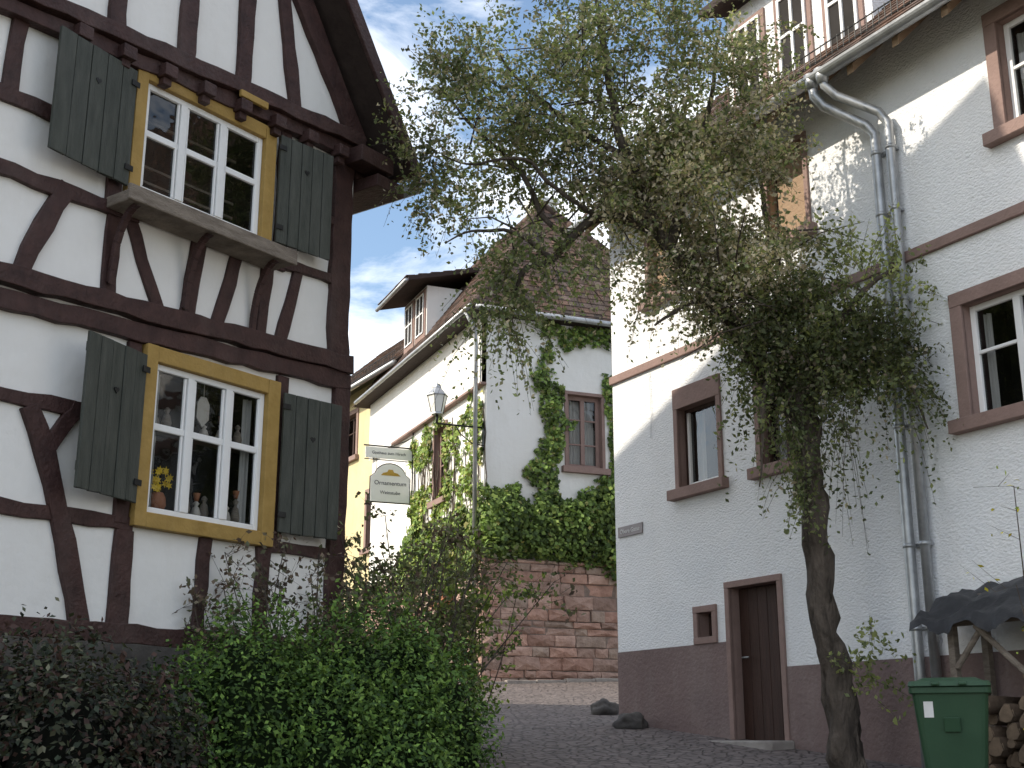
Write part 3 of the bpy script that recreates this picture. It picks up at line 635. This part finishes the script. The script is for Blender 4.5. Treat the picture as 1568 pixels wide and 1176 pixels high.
# ---- big leaning tree
TE=bpy.data.objects.new("leaning_hawthorn_tree",None); TE.location=(3.08,12.3,gz(12.3)); COL.objects.link(TE)
tk=MB()
def smooth_path(pts,n=6):
    out=[]; P=[Vector(p[:3]) for p in pts]; R=[p[3] for p in pts]
    for i in range(len(P)-1):
        p0=P[max(0,i-1)];p1=P[i];p2=P[i+1];p3=P[min(len(P)-1,i+2)]
        for k in range(n):
            t=k/n; q=.5*((2*p1)+(-p0+p2)*t+(2*p0-5*p1+4*p2-p3)*t*t+(-p0+3*p1-3*p2+p3)*t*t*t)
            out.append((q,R[i]+(R[i+1]-R[i])*t))
    out.append((P[-1],R[-1])); return out
def limb(pts,sides=10,jit=.3,wob=.025,n=6):
    sp=smooth_path(pts,n); L=[]
    for q,r in sp:
        w=Vector((noise.noise(q*1.9),noise.noise(q*1.9+Vector((5,0,0))),0))*wob*2+Vector((noise.noise(q*5),0,noise.noise(q*5+Vector((7,0,0)))))*wob; L.append((q+w,r*(1+.12*noise.noise(q*3.3))))
    tk.tube([a for a,b in L],[b for a,b in L],sides,jit)
limb([(3.12,12.3,1.0,.22),(3.09,12.3,1.45,.155),(3.0,12.3,2.69,.128),(2.94,12.3,3.75,.125),(2.86,12.3,4.67,.14),(2.62,12.3,5.08,.12),(2.41,12.3,5.35,.105),(2.17,12.25,5.77,.09),(1.85,12.1,6.15,.078),(1.46,12,6.55,.066),(1.2,11.9,7.3,.05),(1.0,11.9,8.2,.035),(.9,11.9,9.2,.02)],18,.6,n=9)
limb([(1.46,12,6.55,.06),(.95,12,6.70,.05),(.61,12,6.5,.042),(.4,12,6.25,.036),(.11,12,6.12,.028),(-.05,12,5.6,.015)],8)
limb([(.61,12,6.5,.035),(.3,12.1,6.75,.03),(.1,12,7.2,.026),(-.4,12.2,7.8,.018),(-.8,12.2,8.3,.008)],7)
limb([(.95,12,6.68,.03),(.5,11.8,6.85,.024),(.1,11.6,7.15,.018),(-.4,11.6,7.1,.012),(-.7,11.5,7.15,.007)],7)
limb([(.4,12,6.25,.03),(.0,11.9,6.5,.022),(-.4,11.9,6.5,.012),(-.65,11.8,6.35,.006)],7)
limb([(1.6,12,6.42,.06),(1.9,12.4,7.4,.045),(2.2,12.6,8.4,.025),(2.3,12.6,9.3,.01)],8)
limb([(2.88,12.3,4.6,.09),(3.1,12.2,5.3,.06),(3.5,12,5.9,.035),(3.9,12,6.2,.012)],8)
limb([(2.41,12.3,5.35,.07),(2.65,12.5,6.2,.05),(2.75,12.7,7.0,.03),(2.6,12.7,7.9,.012)],8)
limb([(3.0,12.25,5.0,.05),(3.5,12.2,5.2,.035),(3.9,12.1,5.0,.02),(4.05,12,4.5,.008)],7)
limb([(2.7,12.3,5.0,.04),(2.5,12,4.9,.03),(2.4,11.9,4.4,.015),(2.35,11.9,3.9,.006)],6)
limb([(1.2,11.9,7.3,.035),(.4,12.3,8.1,.025),(-.2,12.5,8.9,.01)],6)
limb([(2.17,12.25,5.77,.04),(1.8,12,5.8,.028),(1.4,11.9,5.5,.012)],6)
for _ in range(90):
    base=random.choice([(1.3,12,7.0),(.4,12,6.6),(2.0,12.4,7.6),(2.7,12.4,6.4),(3.3,12.1,5.6),(-.3,12.1,7.6),(.9,12,8),(2.3,12,5.8),(.9,12,8.6)])
    p=Vector(base)+Vector((random.uniform(-.4,.4),random.uniform(-.4,.4),random.uniform(-.3,.3))); d=Vector((random.gauss(0,1),random.gauss(0,1),random.gauss(0,.6))).normalized()
    L=random.uniform(.5,1.0); tk.tube([p,p+d*L*.5+Vector((0,0,.03)),p+d*L+Vector((0,0,-.1))],[.012,.008,.003],5)
mkobj("trunk_and_limbs",tk,M['bark'],TE,smooth=True)
GR=(.185,.215,.105); G2=(.13,.16,.075); G3=(.27,.295,.125); BR=(.44,.37,.29); BR2=(.53,.47,.39); GY=(.26,.245,.165)
PT=[GR,G2,G3,BR,BR2,GY]
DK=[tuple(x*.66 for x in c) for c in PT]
tl=[]; ts=MB()
mixg=[4,2.6,2.2,1.3,1.0,2.4]; mixb=[2,1.5,1,3,2.8,2.2]; gg=[4,4,2,.3,.15,.8]
S=.052
twig_cloud(tl,ts,(1.0,12,8.5),(1.85,1.1,1.15),1450,13,S,PT,mixg,thr=-.03)
twig_cloud(tl,ts,(-.45,12,7.8),(.74,.7,.95),420,13,S,PT,mixg,thr=-.02)
twig_cloud(tl,ts,(.7,12,7.4),(1.2,.8,.45),470,13,S,PT,mixg,thr=-.03)
twig_cloud(tl,ts,(1.7,12,7.0),(.95,.85,.62),860,13,S,PT,mixb,thr=-.15)
twig_cloud(tl,ts,(2.35,12.3,7.8),(.62,.75,1.0),460,13,S,PT,mixb,thr=-.05)
twig_cloud(tl,ts,(2.35,12.2,6.2),(.72,.7,.58),800,13,S,PT,mixb,thr=-.22)
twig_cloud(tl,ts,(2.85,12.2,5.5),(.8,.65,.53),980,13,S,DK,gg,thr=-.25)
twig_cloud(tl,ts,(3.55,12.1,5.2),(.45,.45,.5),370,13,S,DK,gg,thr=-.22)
twig_cloud(tl,ts,(3.4,12.0,6.15),(.5,.4,.3),80,14,S,PT,[3,1,5,0,0,1],ln=(.25,.5),droop=-.2,upw=.9,thr=-.3)
twig_cloud(tl,ts,(3.95,12.0,5.9),(.3,.3,.35),26,14,S,PT,[3,1,5,0,0,1],ln=(.25,.45),droop=.3,thr=-.5)
twig_cloud(tl,ts,(-.05,12,5.75),(.38,.3,.4),95,18,S,PT,[4,3,1,.8,.4,1],ln=(.25,.6),droop=1.0,thr=-.3)
twig_cloud(tl,ts,(.3,12,6.25),(.6,.4,.26),140,16,S,PT,[4,3,1,.8,.4,1],ln=(.25,.45),droop=.8,thr=-.3)
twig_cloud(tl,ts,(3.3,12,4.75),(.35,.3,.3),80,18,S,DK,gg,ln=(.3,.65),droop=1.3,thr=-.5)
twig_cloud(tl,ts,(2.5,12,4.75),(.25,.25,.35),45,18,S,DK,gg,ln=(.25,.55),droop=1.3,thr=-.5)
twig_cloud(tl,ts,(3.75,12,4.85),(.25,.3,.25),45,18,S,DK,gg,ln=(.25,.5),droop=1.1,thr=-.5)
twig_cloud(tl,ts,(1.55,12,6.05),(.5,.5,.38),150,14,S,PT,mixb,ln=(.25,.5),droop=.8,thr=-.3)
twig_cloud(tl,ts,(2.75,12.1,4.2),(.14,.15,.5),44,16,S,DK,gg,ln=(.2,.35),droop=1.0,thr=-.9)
twig_cloud(tl,ts,(-.8,12,7.0),(.35,.4,.35),80,16,S,PT,mixg,ln=(.25,.4),droop=.6,thr=-.4)
twig_cloud(tl,ts,(3.35,12.1,2.2),(.2,.2,.3),26,14,S*1.1,PT,[3,1,5,0,0,0],ln=(.2,.35),droop=.2,upw=.6,thr=-.9)
build_leaves("foliage",tl,M['leaf'],TE); mkobj("twigs",ts,M['bark'],TE,recalc=False)

# ---- shrubs
def shrub(name,lumps,nper,size,pal,pw,core=(.02,.03,.012),aspect=.55,corek=.68,shoots=0):
    e=bpy.data.objects.new(name,None); c0=lumps[0][0]; e.location=(c0[0],c0[1],gz(c0[1])); COL.objects.link(e)
    L=[]; cm=MB()
    for (c,r) in lumps:
        c=np.array(c,float); r=np.array(r,float); n=int(nper*(r[0]*r[2]))
        d=rng.normal(size=(n,3)); d/=np.linalg.norm(d,axis=1,keepdims=True)
        k=np.array([1+.25*noise.noise(Vector(x*2.1+c*1.7))+.26*noise.noise(Vector(x*6+c))+.12*noise.noise(Vector(x*15+c)) for x in d]).reshape(-1,1)
        rad=rng.uniform(.70,1.06,size=(n,1))
        p=c+d*r*k*rad
        ok=p[:,2]>gz(c[1])-.1; p=p[ok]; d=d[ok]; depth=rad[ok]
        leaves_mesh(L,p,size,pal,pw,normal=d+np.array([0,0,.5]),nspread=.8,aspect=aspect,var=.35,clump=.4,cs=5)
        for _ in range(int(shoots*r[0]*r[2])):     # young shoots breaking the outline
            x=rng.normal(size=3); x[2]=abs(x[2]); x/=np.linalg.norm(x); q=c+x*r*1.02; dd=x*.5+np.array([rng.normal()*.3,rng.normal()*.3,.8]); dd/=np.linalg.norm(dd); l=rng.uniform(.08,.24)
            pp=np.array([q+dd*l*t+rng.normal(size=3)*.012 for t in np.linspace(0,1,9)]); leaves_mesh(L,pp,size,pal[1:3],[1,2],aspect=aspect)
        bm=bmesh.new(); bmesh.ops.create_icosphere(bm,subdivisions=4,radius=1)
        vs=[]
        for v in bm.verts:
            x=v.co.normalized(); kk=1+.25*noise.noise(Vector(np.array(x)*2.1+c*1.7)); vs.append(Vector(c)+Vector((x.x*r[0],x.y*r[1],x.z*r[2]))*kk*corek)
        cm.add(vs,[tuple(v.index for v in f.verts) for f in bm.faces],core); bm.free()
    build_leaves("foliage",L,M['leafb'],e); mkobj("shade_core",cm,M['leafc'],e)  # solid core coloured dark to imitate the shade inside the shrub
    return e
BG=[(.06,.11,.03),(.095,.17,.04),(.17,.27,.06),(.03,.058,.02)]
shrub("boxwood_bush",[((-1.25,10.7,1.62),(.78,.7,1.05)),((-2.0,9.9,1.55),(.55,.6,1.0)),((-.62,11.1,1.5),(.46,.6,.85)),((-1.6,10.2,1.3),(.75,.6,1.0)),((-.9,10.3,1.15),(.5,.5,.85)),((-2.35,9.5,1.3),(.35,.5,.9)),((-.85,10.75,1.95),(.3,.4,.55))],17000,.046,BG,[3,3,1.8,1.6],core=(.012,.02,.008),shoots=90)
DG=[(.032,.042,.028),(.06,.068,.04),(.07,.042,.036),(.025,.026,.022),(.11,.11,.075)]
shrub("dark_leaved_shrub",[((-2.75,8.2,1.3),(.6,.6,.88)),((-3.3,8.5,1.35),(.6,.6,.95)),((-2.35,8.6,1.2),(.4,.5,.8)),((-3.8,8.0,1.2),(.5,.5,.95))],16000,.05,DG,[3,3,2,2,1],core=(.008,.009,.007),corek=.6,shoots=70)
def canes(name,base,n,spread,h,leafpal,pw,size,K,lean=(0,0),seed=1,leafm='leafb',r0=.01,arch=.25,sub=3,aspect=.6):
    random.seed(seed); e=bpy.data.objects.new(name,None); e.location=base; COL.objects.link(e); st=MB(); L=[]; P=[]
    for i in range(n):
        b=Vector(base)+Vector((random.uniform(-spread,spread)*.5,random.uniform(-spread,spread)*.3,0))
        top=b+Vector((random.gauss(lean[0],spread*.5),random.gauss(lean[1],spread*.25),h*random.uniform(.6,1.05)))
        mid=b.lerp(top,.55)+Vector((random.gauss(0,.06),random.gauss(0,.06),arch*.3)); end=top+Vector((random.gauss(0,.15),random.gauss(0,.1),-arch*random.random()))
        st.tube([b,mid,top,end],[r0,r0*.8,r0*.5,r0*.25],5)
        seg=[(mid,top),(top,end)]+[(b.lerp(mid,.6),mid)]
        for a,c in seg:
            for k in range(sub):
                q=a.lerp(c,random.random()); d=Vector((random.gauss(0,1),random.gauss(0,.6),random.gauss(.3,.6))).normalized()*random.uniform(.12,.35)
                st.tube([q,q+d*.5,q+d],[r0*.35,r0*.25,r0*.12],3,cap=False)
                for m in range(K): P.append(np.array(q+d*random.uniform(.1,1))+rng.normal(size=3)*.03)
    leaves_mesh(L,np.array(P),size,leafpal,pw,clump=.3,aspect=aspect); build_leaves("foliage",L,M[leafm],e); mkobj("canes",st,M['bark'],e)
canes("withered_shrub",(-1.95,11.0,1.15),26,.8,2.0,[(.09,.06,.045),(.14,.105,.075),(.10,.105,.06),(.2,.17,.12)],[3,2,2,1],.055,8,seed=3,r0=.008)
canes("climbing_rose",(-1.2,12.6,1.3),32,1.0,2.45,[(.12,.14,.06),(.18,.19,.08),(.11,.075,.055),(.2,.17,.11)],[3,2,1.4,1.2],.058,10,lean=(.0,0),seed=5,r0=.009,arch=.5,sub=4)
canes("young_shrub",(-.72,13.4,1.4),26,.7,1.7,[(.18,.23,.06),(.29,.36,.08),(.11,.15,.05)],[3,2,2],.06,14,seed=8,r0=.007,sub=4)
canes("garden_shrub",(-1.5,14.6,1.5),36,1.1,1.9,[(.12,.145,.06),(.08,.10,.05),(.16,.155,.09)],[3,2,1],.062,13,seed=12,r0=.009,sub=4)
canes("forsythia_twig",(4.1,9.9,1.0),6,.3,2.5,[(.55,.5,.06),(.2,.26,.05)],[2,1],.045,3,seed=21,r0=.008,sub=2)

# ---- ivy on the middle house
iv=bpy.data.objects.new("ivy",None); iv.location=FB.pt(1,.2,4.9); COL.objects.link(iv); il=[]
IV=[(.12,.18,.05),(.17,.25,.065),(.25,.33,.085),(.065,.10,.035),(.29,.28,.10)]
def ivy(fr,fn,u0,u1,z0,z1,dens,depth,size,pw):
    n=int((u1-u0)*(z1-z0)*dens); P=[]
    for _ in range(n):
        u=random.uniform(u0,u1); z=random.uniform(z0,z1)
        f=fn(u,z)+.75*noise.noise(Vector((u*2.0,z*2.0,3)))+.4*noise.noise(Vector((u*6,z*6,1)))
        if f<random.random()*.3: continue
        P.append(np.array(fr.pt(u,.03+random.random()**1.5*depth*min(1,max(.15,f)),z)))
    leaves_mesh(il,np.array(P),size,IV,pw,normal=np.array([fr.n[0],fr.n[1],.4]),nspread=.6,aspect=.8,clump=.4,cs=2.5)
sm01=lambda x:max(-1,min(1,x))
def f1(u,z):
    top=6.2+.2*math.sin(u*2.3+1)+(.3 if u>1.0 else 0); bot=4.95-(.45*max(0,u-1.9))
    return sm01(min(top-z,z-bot)*2.6)+.22
ivy(FB,f1,-.15,3.4,4.0,6.9,1500,.45,.10,[4,3,1.5,3,.3])
ivy(FB,lambda u,z:sm01((.34-abs(u-1.38+.14*math.sin(z*3)))*3.2)-(max(0,z-8.6)),.7,2.0,6.2,9.6,850,.16,.10,[3,3,2,2,.6])
ivy(FB,lambda u,z:sm01((.3-abs(u-2.95))*4),2.6,3.4,6.4,9.0,900,.14,.10,[3,3,2,2,.6])
ivy(FB,lambda u,z:sm01((.3-abs(z-9.8+.1*math.sin(u*4)))*3),1.2,3.4,9.1,10.2,900,.2,.10,[3,3,2,2,.6])
ivy(FS,lambda u,z:.3+.5*noise.noise(Vector((u*1.1,z*.9,9)))-max(0,(z-8.0))*1.2-(0.5 if 2.3<u<3.15 and 6.55<z<8.2 else 0),.1,4.8,5.0,8.5,430,.12,.11,[1.5,3,4,1,2.5])
ivy(FS,lambda u,z:sm01((6.0+.3*math.sin(u*2)-z)*2)*.7,-.1,5.2,4.7,6.4,900,.3,.11,[2,3,3,2,1])
build_leaves("foliage",il,M['leafb'],iv)
im=MB()
for k in range(26):
    u=random.uniform(0,4.6); z=5.0; pts=[FS.pt(u,.04,z)]
    for i in range(10): z+=random.uniform(.15,.4); u+=random.uniform(-.12,.12); pts.append(FS.pt(u,.035,z)); 
    pts=[p for p in pts if p.z<8.4]; 
    if len(pts)>2: im.tube(pts,[.012]*len(pts),4)
mkobj("stems",im,M['bark'],iv)
fbx=[]; 
leaves_mesh(fbx,np.array([np.array(FS.pt(random.uniform(1.42,2.23),random.uniform(.18,.34),4.38+random.random()*.2)) for _ in range(220)]),.07,[(.05,.1,.03),(.5,.06,.04),(.09,.15,.04)],[3,1,2])
build_leaves("flower_box_plants",fbx,M['leafb'],iv)

# ------------------------------------------------------------ wall lantern
LT=Thing("wall_street_lamp",(-1.3,24.6,7.7)); ir=LT.mb('iron_bracket','iron',0,True)
a=FS.pt(.12,.0,7.62); lc=FS.pt(.12,1.0,7.80)
ir.tube([a,FS.pt(.12,1.0,7.62)],[.018,.018],8)
ir.tube([FS.pt(.12,.0,7.25),FS.pt(.12,.25,7.28),FS.pt(.12,.5,7.45),FS.pt(.12,.6,7.6)],[.013]*4,8)
ir.tube([FS.pt(.12,1.0,7.62),lc],[.02,.03],8); FS.box(LT.mb('wall_plate','iron',.004),.06,.18,.0,.02,7.15,7.75)
def ring(c,r,z,n=6): return [Vector((c.x+r*math.cos(2*math.pi*k/n+.3),c.y+r*math.sin(2*math.pi*k/n+.3),z)) for k in range(n)]
LT.mb('lantern_glass','lampglass',.003).hexa(ring(lc,.12,7.84),ring(lc,.20,8.18))
cp=LT.mb('lantern_cap','zinc',.004); cp.hexa(ring(lc,.23,8.18),ring(lc,.215,8.21)); cp.hexa(ring(lc,.21,8.21),ring(lc,.08,8.35)); cp.hexa(ring(lc,.09,8.35),ring(lc,.065,8.42)); cp.hexa(ring(lc,.02,8.42),ring(lc,.008,8.5)); cp.hexa(ring(lc,.125,7.80),ring(lc,.12,7.84))
for p,q in zip(ring(lc,.122,7.84),ring(lc,.203,8.18)): ir.tube([p,q],[.008,.008],5)
LT.done()
# ------------------------------------------------------------ hanging inn sign
SGN=Thing("hanging_inn_sign",(-3.3,28.8,7)); FG=Fr((FS.pt(4.55,0,0).x,FS.pt(4.55,0,0).y),FS.n,(-FS.d[0],-FS.d[1]))
ib=SGN.mb('iron_bracket','iron',0,True)
ib.tube([FG.pt(0,0,8.10),FG.pt(1.22,0,8.10)],[.018,.018],8); ib.tube([FG.pt(0,0,7.78),FG.pt(1.2,0,7.78)],[.012,.012],8)
ib.tube([FG.pt(.02,0,8.4),FG.pt(.2,0,8.27),FG.pt(.5,0,8.14)],[.012]*3,6); ib.tube([FG.pt(.04,0,8.5),FG.pt(.04,0,6.3)],[.018,.018],6)
FG.box(SGN.mb('upper_panel','signw',.004),.06,1.18,-.012,.012,7.81,8.07)
def arch(u0,u1,z0,z1,r):
    c=(u0+u1)/2; h=(u1-u0)/2; pts=[(u0,z0),(u1,z0),(u1,z1)]
    for k in range(1,12): an=math.pi*k/12; pts.append((c+h*.8*math.cos(an),z1+r*math.sin(an)))
    pts.append((u0,z1)); return pts
FG.poly(SGN.mb('board_border','iron',.003),arch(.08,1.06,6.78,7.38,.34),-.02,.0)
FG.poly(SGN.mb('board','signw',.003),arch(.105,1.035,6.805,7.38,.315),-.024,.014)
for u in (.2,.9): ib.tube([FG.pt(u,0,7.8),FG.pt(u,0,7.5)],[.007,.007],5)
go=SGN.mb('ornament','gold'); FG.poly(go,[(.33,7.42),(.8,7.42),(.74,7.48),(.65,7.5),(.62,7.56),(.52,7.56),(.49,7.5),(.4,7.48)],.014,.02)
SGN.done()
text("Ornamentum",FG,.57,.017,7.24,.14,'signt',SGN.e,flip=-1); text("Weinstube",FG,.57,.017,7.02,.11,'signt',SGN.e,flip=-1); text("Gasthaus zum Hirsch",FG,.62,.0155,7.94,.095,'signt',SGN.e,flip=-1)

# ------------------------------------------------------------ wheelie bin
BN=Thing("wheelie_bin",(3.5,10.45,gz(10.45))); z0=gz(10.45); FBn=Fr((3.5,10.45),(.94,-.34),(-.34,-.94))
def rr(u,w,z,hu,hw,r=.05):
    out=[]
    for sx,sy,a0 in ((1,1,0),(-1,1,90),(-1,-1,180),(1,-1,270)):
        for k in range(4):
            an=math.radians(a0+k*30); out.append(FBn.pt(u+sx*(hu-r)+r*math.cos(an),w+sy*(hw-r)+r*math.sin(an),z))
    return out
bd=BN.mb('body','bin',.006); bd.hexa(rr(0,0,z0+.06,.21,.25),rr(0,0,z0+.86,.285,.35)); bd.hexa(rr(0,0,z0+.84,.305,.37),rr(0,0,z0+.89,.305,.37))
ld=BN.mb('lid','bin',.008); ld.hexa(rr(0,.01,z0+.893,.31,.385),rr(0,.0,z0+.935,.30,.37)); ld.hexa(rr(0,-.02,z0+.933,.27,.32),rr(0,-.02,z0+.965,.2,.24))
for s in (-.1,.1): ld.hexa([FBn.pt(s-.03,.36,z0+.9),FBn.pt(s+.03,.36,z0+.9),FBn.pt(s+.03,.42,z0+.9),FBn.pt(s-.03,.42,z0+.9)],[FBn.pt(s-.03,.36,z0+.93),FBn.pt(s+.03,.36,z0+.93),FBn.pt(s+.03,.42,z0+.92),FBn.pt(s-.03,.42,z0+.92)])
BN.mb('handle','bin',0,True).tube([FBn.pt(-.25,-.37,z0+.9),FBn.pt(-.25,-.45,z0+.93),FBn.pt(.25,-.45,z0+.93),FBn.pt(.25,-.37,z0+.9)],[.018]*4,8)
for s in (-.27,.27): BN.mb('wheels','rubber',.005).tube([FBn.pt(s-.025,-.26,z0+.1),FBn.pt(s+.025,-.26,z0+.1)],[.1,.1],20)
BN.mb('axle','iron').tube([FBn.pt(-.27,-.26,z0+.1),FBn.pt(.27,-.26,z0+.1)],[.012,.012],8)
bd.hexa([FBn.pt(-.06,.345,z0+.66),FBn.pt(.06,.345,z0+.66),FBn.pt(.06,.31,z0+.55),FBn.pt(-.06,.31,z0+.55)],[FBn.pt(-.06,.36,z0+.66),FBn.pt(.06,.36,z0+.66),FBn.pt(.06,.335,z0+.55),FBn.pt(-.06,.335,z0+.55)])
BN.mb('label','label').hexa([FBn.pt(-.2,.338,z0+.78),FBn.pt(-.13,.338,z0+.78),FBn.pt(-.13,.322,z0+.66),FBn.pt(-.2,.322,z0+.66)],[FBn.pt(-.2,.346,z0+.78),FBn.pt(-.13,.346,z0+.78),FBn.pt(-.13,.33,z0+.66),FBn.pt(-.2,.33,z0+.66)])
BN.done()
# ------------------------------------------------------------ firewood shelter with tarpaulin roof
FW_=Thing("firewood_shelter",(4.5,10.8,1.1)); wd=FW_.mb('posts','oldwood',.008)
for u,w in ((6.1,.55),(6.95,.55),(7.9,.55),(6.1,.12),(7.9,.12)):
    zg=gz(FR.pt(u,w,0).y); FR.box(wd,u-.035,u+.035,w-.035,w+.035,zg-.05,2.62+(.55-w)*.6)
FR.box(wd,5.95,8.6,.52,.59,2.56,2.63)
wd.tube([FR.pt(6.15,.58,2.2),FR.pt(6.5,.58,2.58)],[.03,.03],6); wd.tube([FR.pt(6.9,.58,2.1),FR.pt(6.4,.6,2.55)],[.03,.03],6)
tp=FW_.mb('tarpaulin','tarp',0,True); nu,nw=60,14; vs=[]
for i in range(nu+1):
    for j in range(nw+1):
        u=5.8+2.9*i/nu; w=.03+.72*j/nw; z=2.98-.5*(w-.03)+.08*noise.noise(Vector((u*4,w*4,0)))+.04*noise.noise(Vector((u*11,w*9,0)))+.025*math.sin(u*7)
        vs.append(FR.pt(u,w,z))
fs=[(i*(nw+1)+j,(i+1)*(nw+1)+j,(i+1)*(nw+1)+j+1,i*(nw+1)+j+1) for i in range(nu) for j in range(nw)]
o=len(vs)
for i in range(nu+1):
    u=5.8+2.9*i/nu; vs.append(FR.pt(u,.77+.02*math.sin(i*1.3),2.51+.05*math.sin(i*.6)+.04*random.random()))
fs+=[(i*(nw+1)+nw,(i+1)*(nw+1)+nw,o+i+1,o+i) for i in range(nu)]
tp.add(vs,fs)
lg=FW_.mb('log_bark','logbark',0,True); le=FW_.mb('log_ends','logend')
u=6.3
while u<8.6:
    z=gz(FR.pt(u,.3,0).y)+.06
    while z<2.25-(.35 if u<6.6 else 0):
        r=random.uniform(.035,.09); uu=u+random.uniform(-.05,.05); w1=.44+random.uniform(-.08,.08)
        lg.tube([FR.pt(uu,.06,z),FR.pt(uu,w1,z)],[r,r*.95],9,.5); le.tube([FR.pt(uu,w1-.01,z),FR.pt(uu,w1+.004,z)],[r*.86,r*.86],9,.5); z+=r*1.9
    u+=.145
FR.box(FW_.mb('stones_on_roof','rock',.03),6.75,6.95,.15,.35,2.9,3.02)
FW_.done()
def rock(name,c,r,seed):
    bm=bmesh.new(); bmesh.ops.create_icosphere(bm,subdivisions=4,radius=1); mb=MB()
    vs=[Vector((c[0]+v.co.x*r[0]*k,c[1]+v.co.y*r[1]*k,c[2]+v.co.z*r[2]*k)) for v in bm.verts for k in [1+.35*noise.noise(v.co*1.3+Vector((seed,0,0)))+.08*noise.noise(v.co*5)]]
    mb.add(vs,[tuple(v.index for v in f.verts) for f in bm.faces]); bm.free(); mkobj(name,mb,M['rock'],smooth=True)
rock("boulder",(1.28,18.3,gz(18.3)+.07),(.2,.17,.13),1); rock("boulder.001",(1.48,16.4,gz(16.4)+.06),(.2,.18,.13),5)

# ------------------------------------------------------------ sky, sun, camera
EL=36; AZ=(-.966,-.259)
w=bpy.data.worlds.new("World"); scn.world=w; w.use_nodes=True; nt=w.node_tree; N=nt.nodes
bg=N["Background"]; sk=N.new("ShaderNodeTexSky"); sk.sky_type='NISHITA'; sk.sun_disc=False
sk.sun_elevation=math.radians(EL); sk.sun_rotation=math.atan2(AZ[0],AZ[1]); sk.dust_density=1.6; sk.air_density=1.1
tc=N.new("ShaderNodeTexCoord"); mp=N.new("ShaderNodeMapping"); mp.inputs["Scale"].default_value=(1.2,1.2,3.0); mp.inputs["Rotation"].default_value=(.2,.3,.4)
nz=N.new("ShaderNodeTexNoise"); nz.inputs["Scale"].default_value=3.2; nz.inputs["Detail"].default_value=9; nz.inputs["Roughness"].default_value=.6; nz.inputs["Distortion"].default_value=.6
cr=N.new("ShaderNodeMapRange"); cr.inputs[1].default_value=.42; cr.inputs[2].default_value=.62; cr.inputs[3].default_value=.0; cr.inputs[4].default_value=.95
gn=N.new("ShaderNodeMix"); gn.data_type='RGBA'; gn.blend_type='MULTIPLY'; gn.inputs[0].default_value=1; gn.inputs[7].default_value=(1.55,1.6,1.6,1)
mx=N.new("ShaderNodeMix"); mx.data_type='RGBA'; mx.inputs[7].default_value=(12.0,12.2,12.6,1)
lk(nt,tc.outputs["Generated"],mp.inputs[0]); lk(nt,mp.outputs[0],nz.inputs["Vector"]); lk(nt,nz.outputs["Fac"],cr.inputs[0]); lk(nt,cr.outputs[0],mx.inputs[0]); lk(nt,sk.outputs[0],gn.inputs[6]); lk(nt,gn.outputs[2],mx.inputs[6]); lk(nt,mx.outputs[2],bg.inputs[0])
bg.inputs[1].default_value=.15
sl=bpy.data.lights.new("sun",'SUN'); sl.energy=5; sl.angle=math.radians(.5); sl.color=(1,.91,.77); so=bpy.data.objects.new("sun",sl); COL.objects.link(so)
ce=math.cos(math.radians(EL)); sdir=Vector((AZ[0]*ce,AZ[1]*ce,math.sin(math.radians(EL)))); so.rotation_euler=sdir.to_track_quat('Z','Y').to_euler(); so.location=(-20,0,30)
cam=bpy.data.cameras.new("camera"); co=bpy.data.objects.new("camera",cam); COL.objects.link(co); co.location=(0,0,1.6); co.rotation_euler=(math.radians(90+15.56),0,0)
cam.sensor_width=36; cam.lens=44.77; cam.clip_end=5000; scn.camera=co
scn.view_settings.view_transform='Standard'; scn.view_settings.look='None'; scn.view_settings.exposure=0
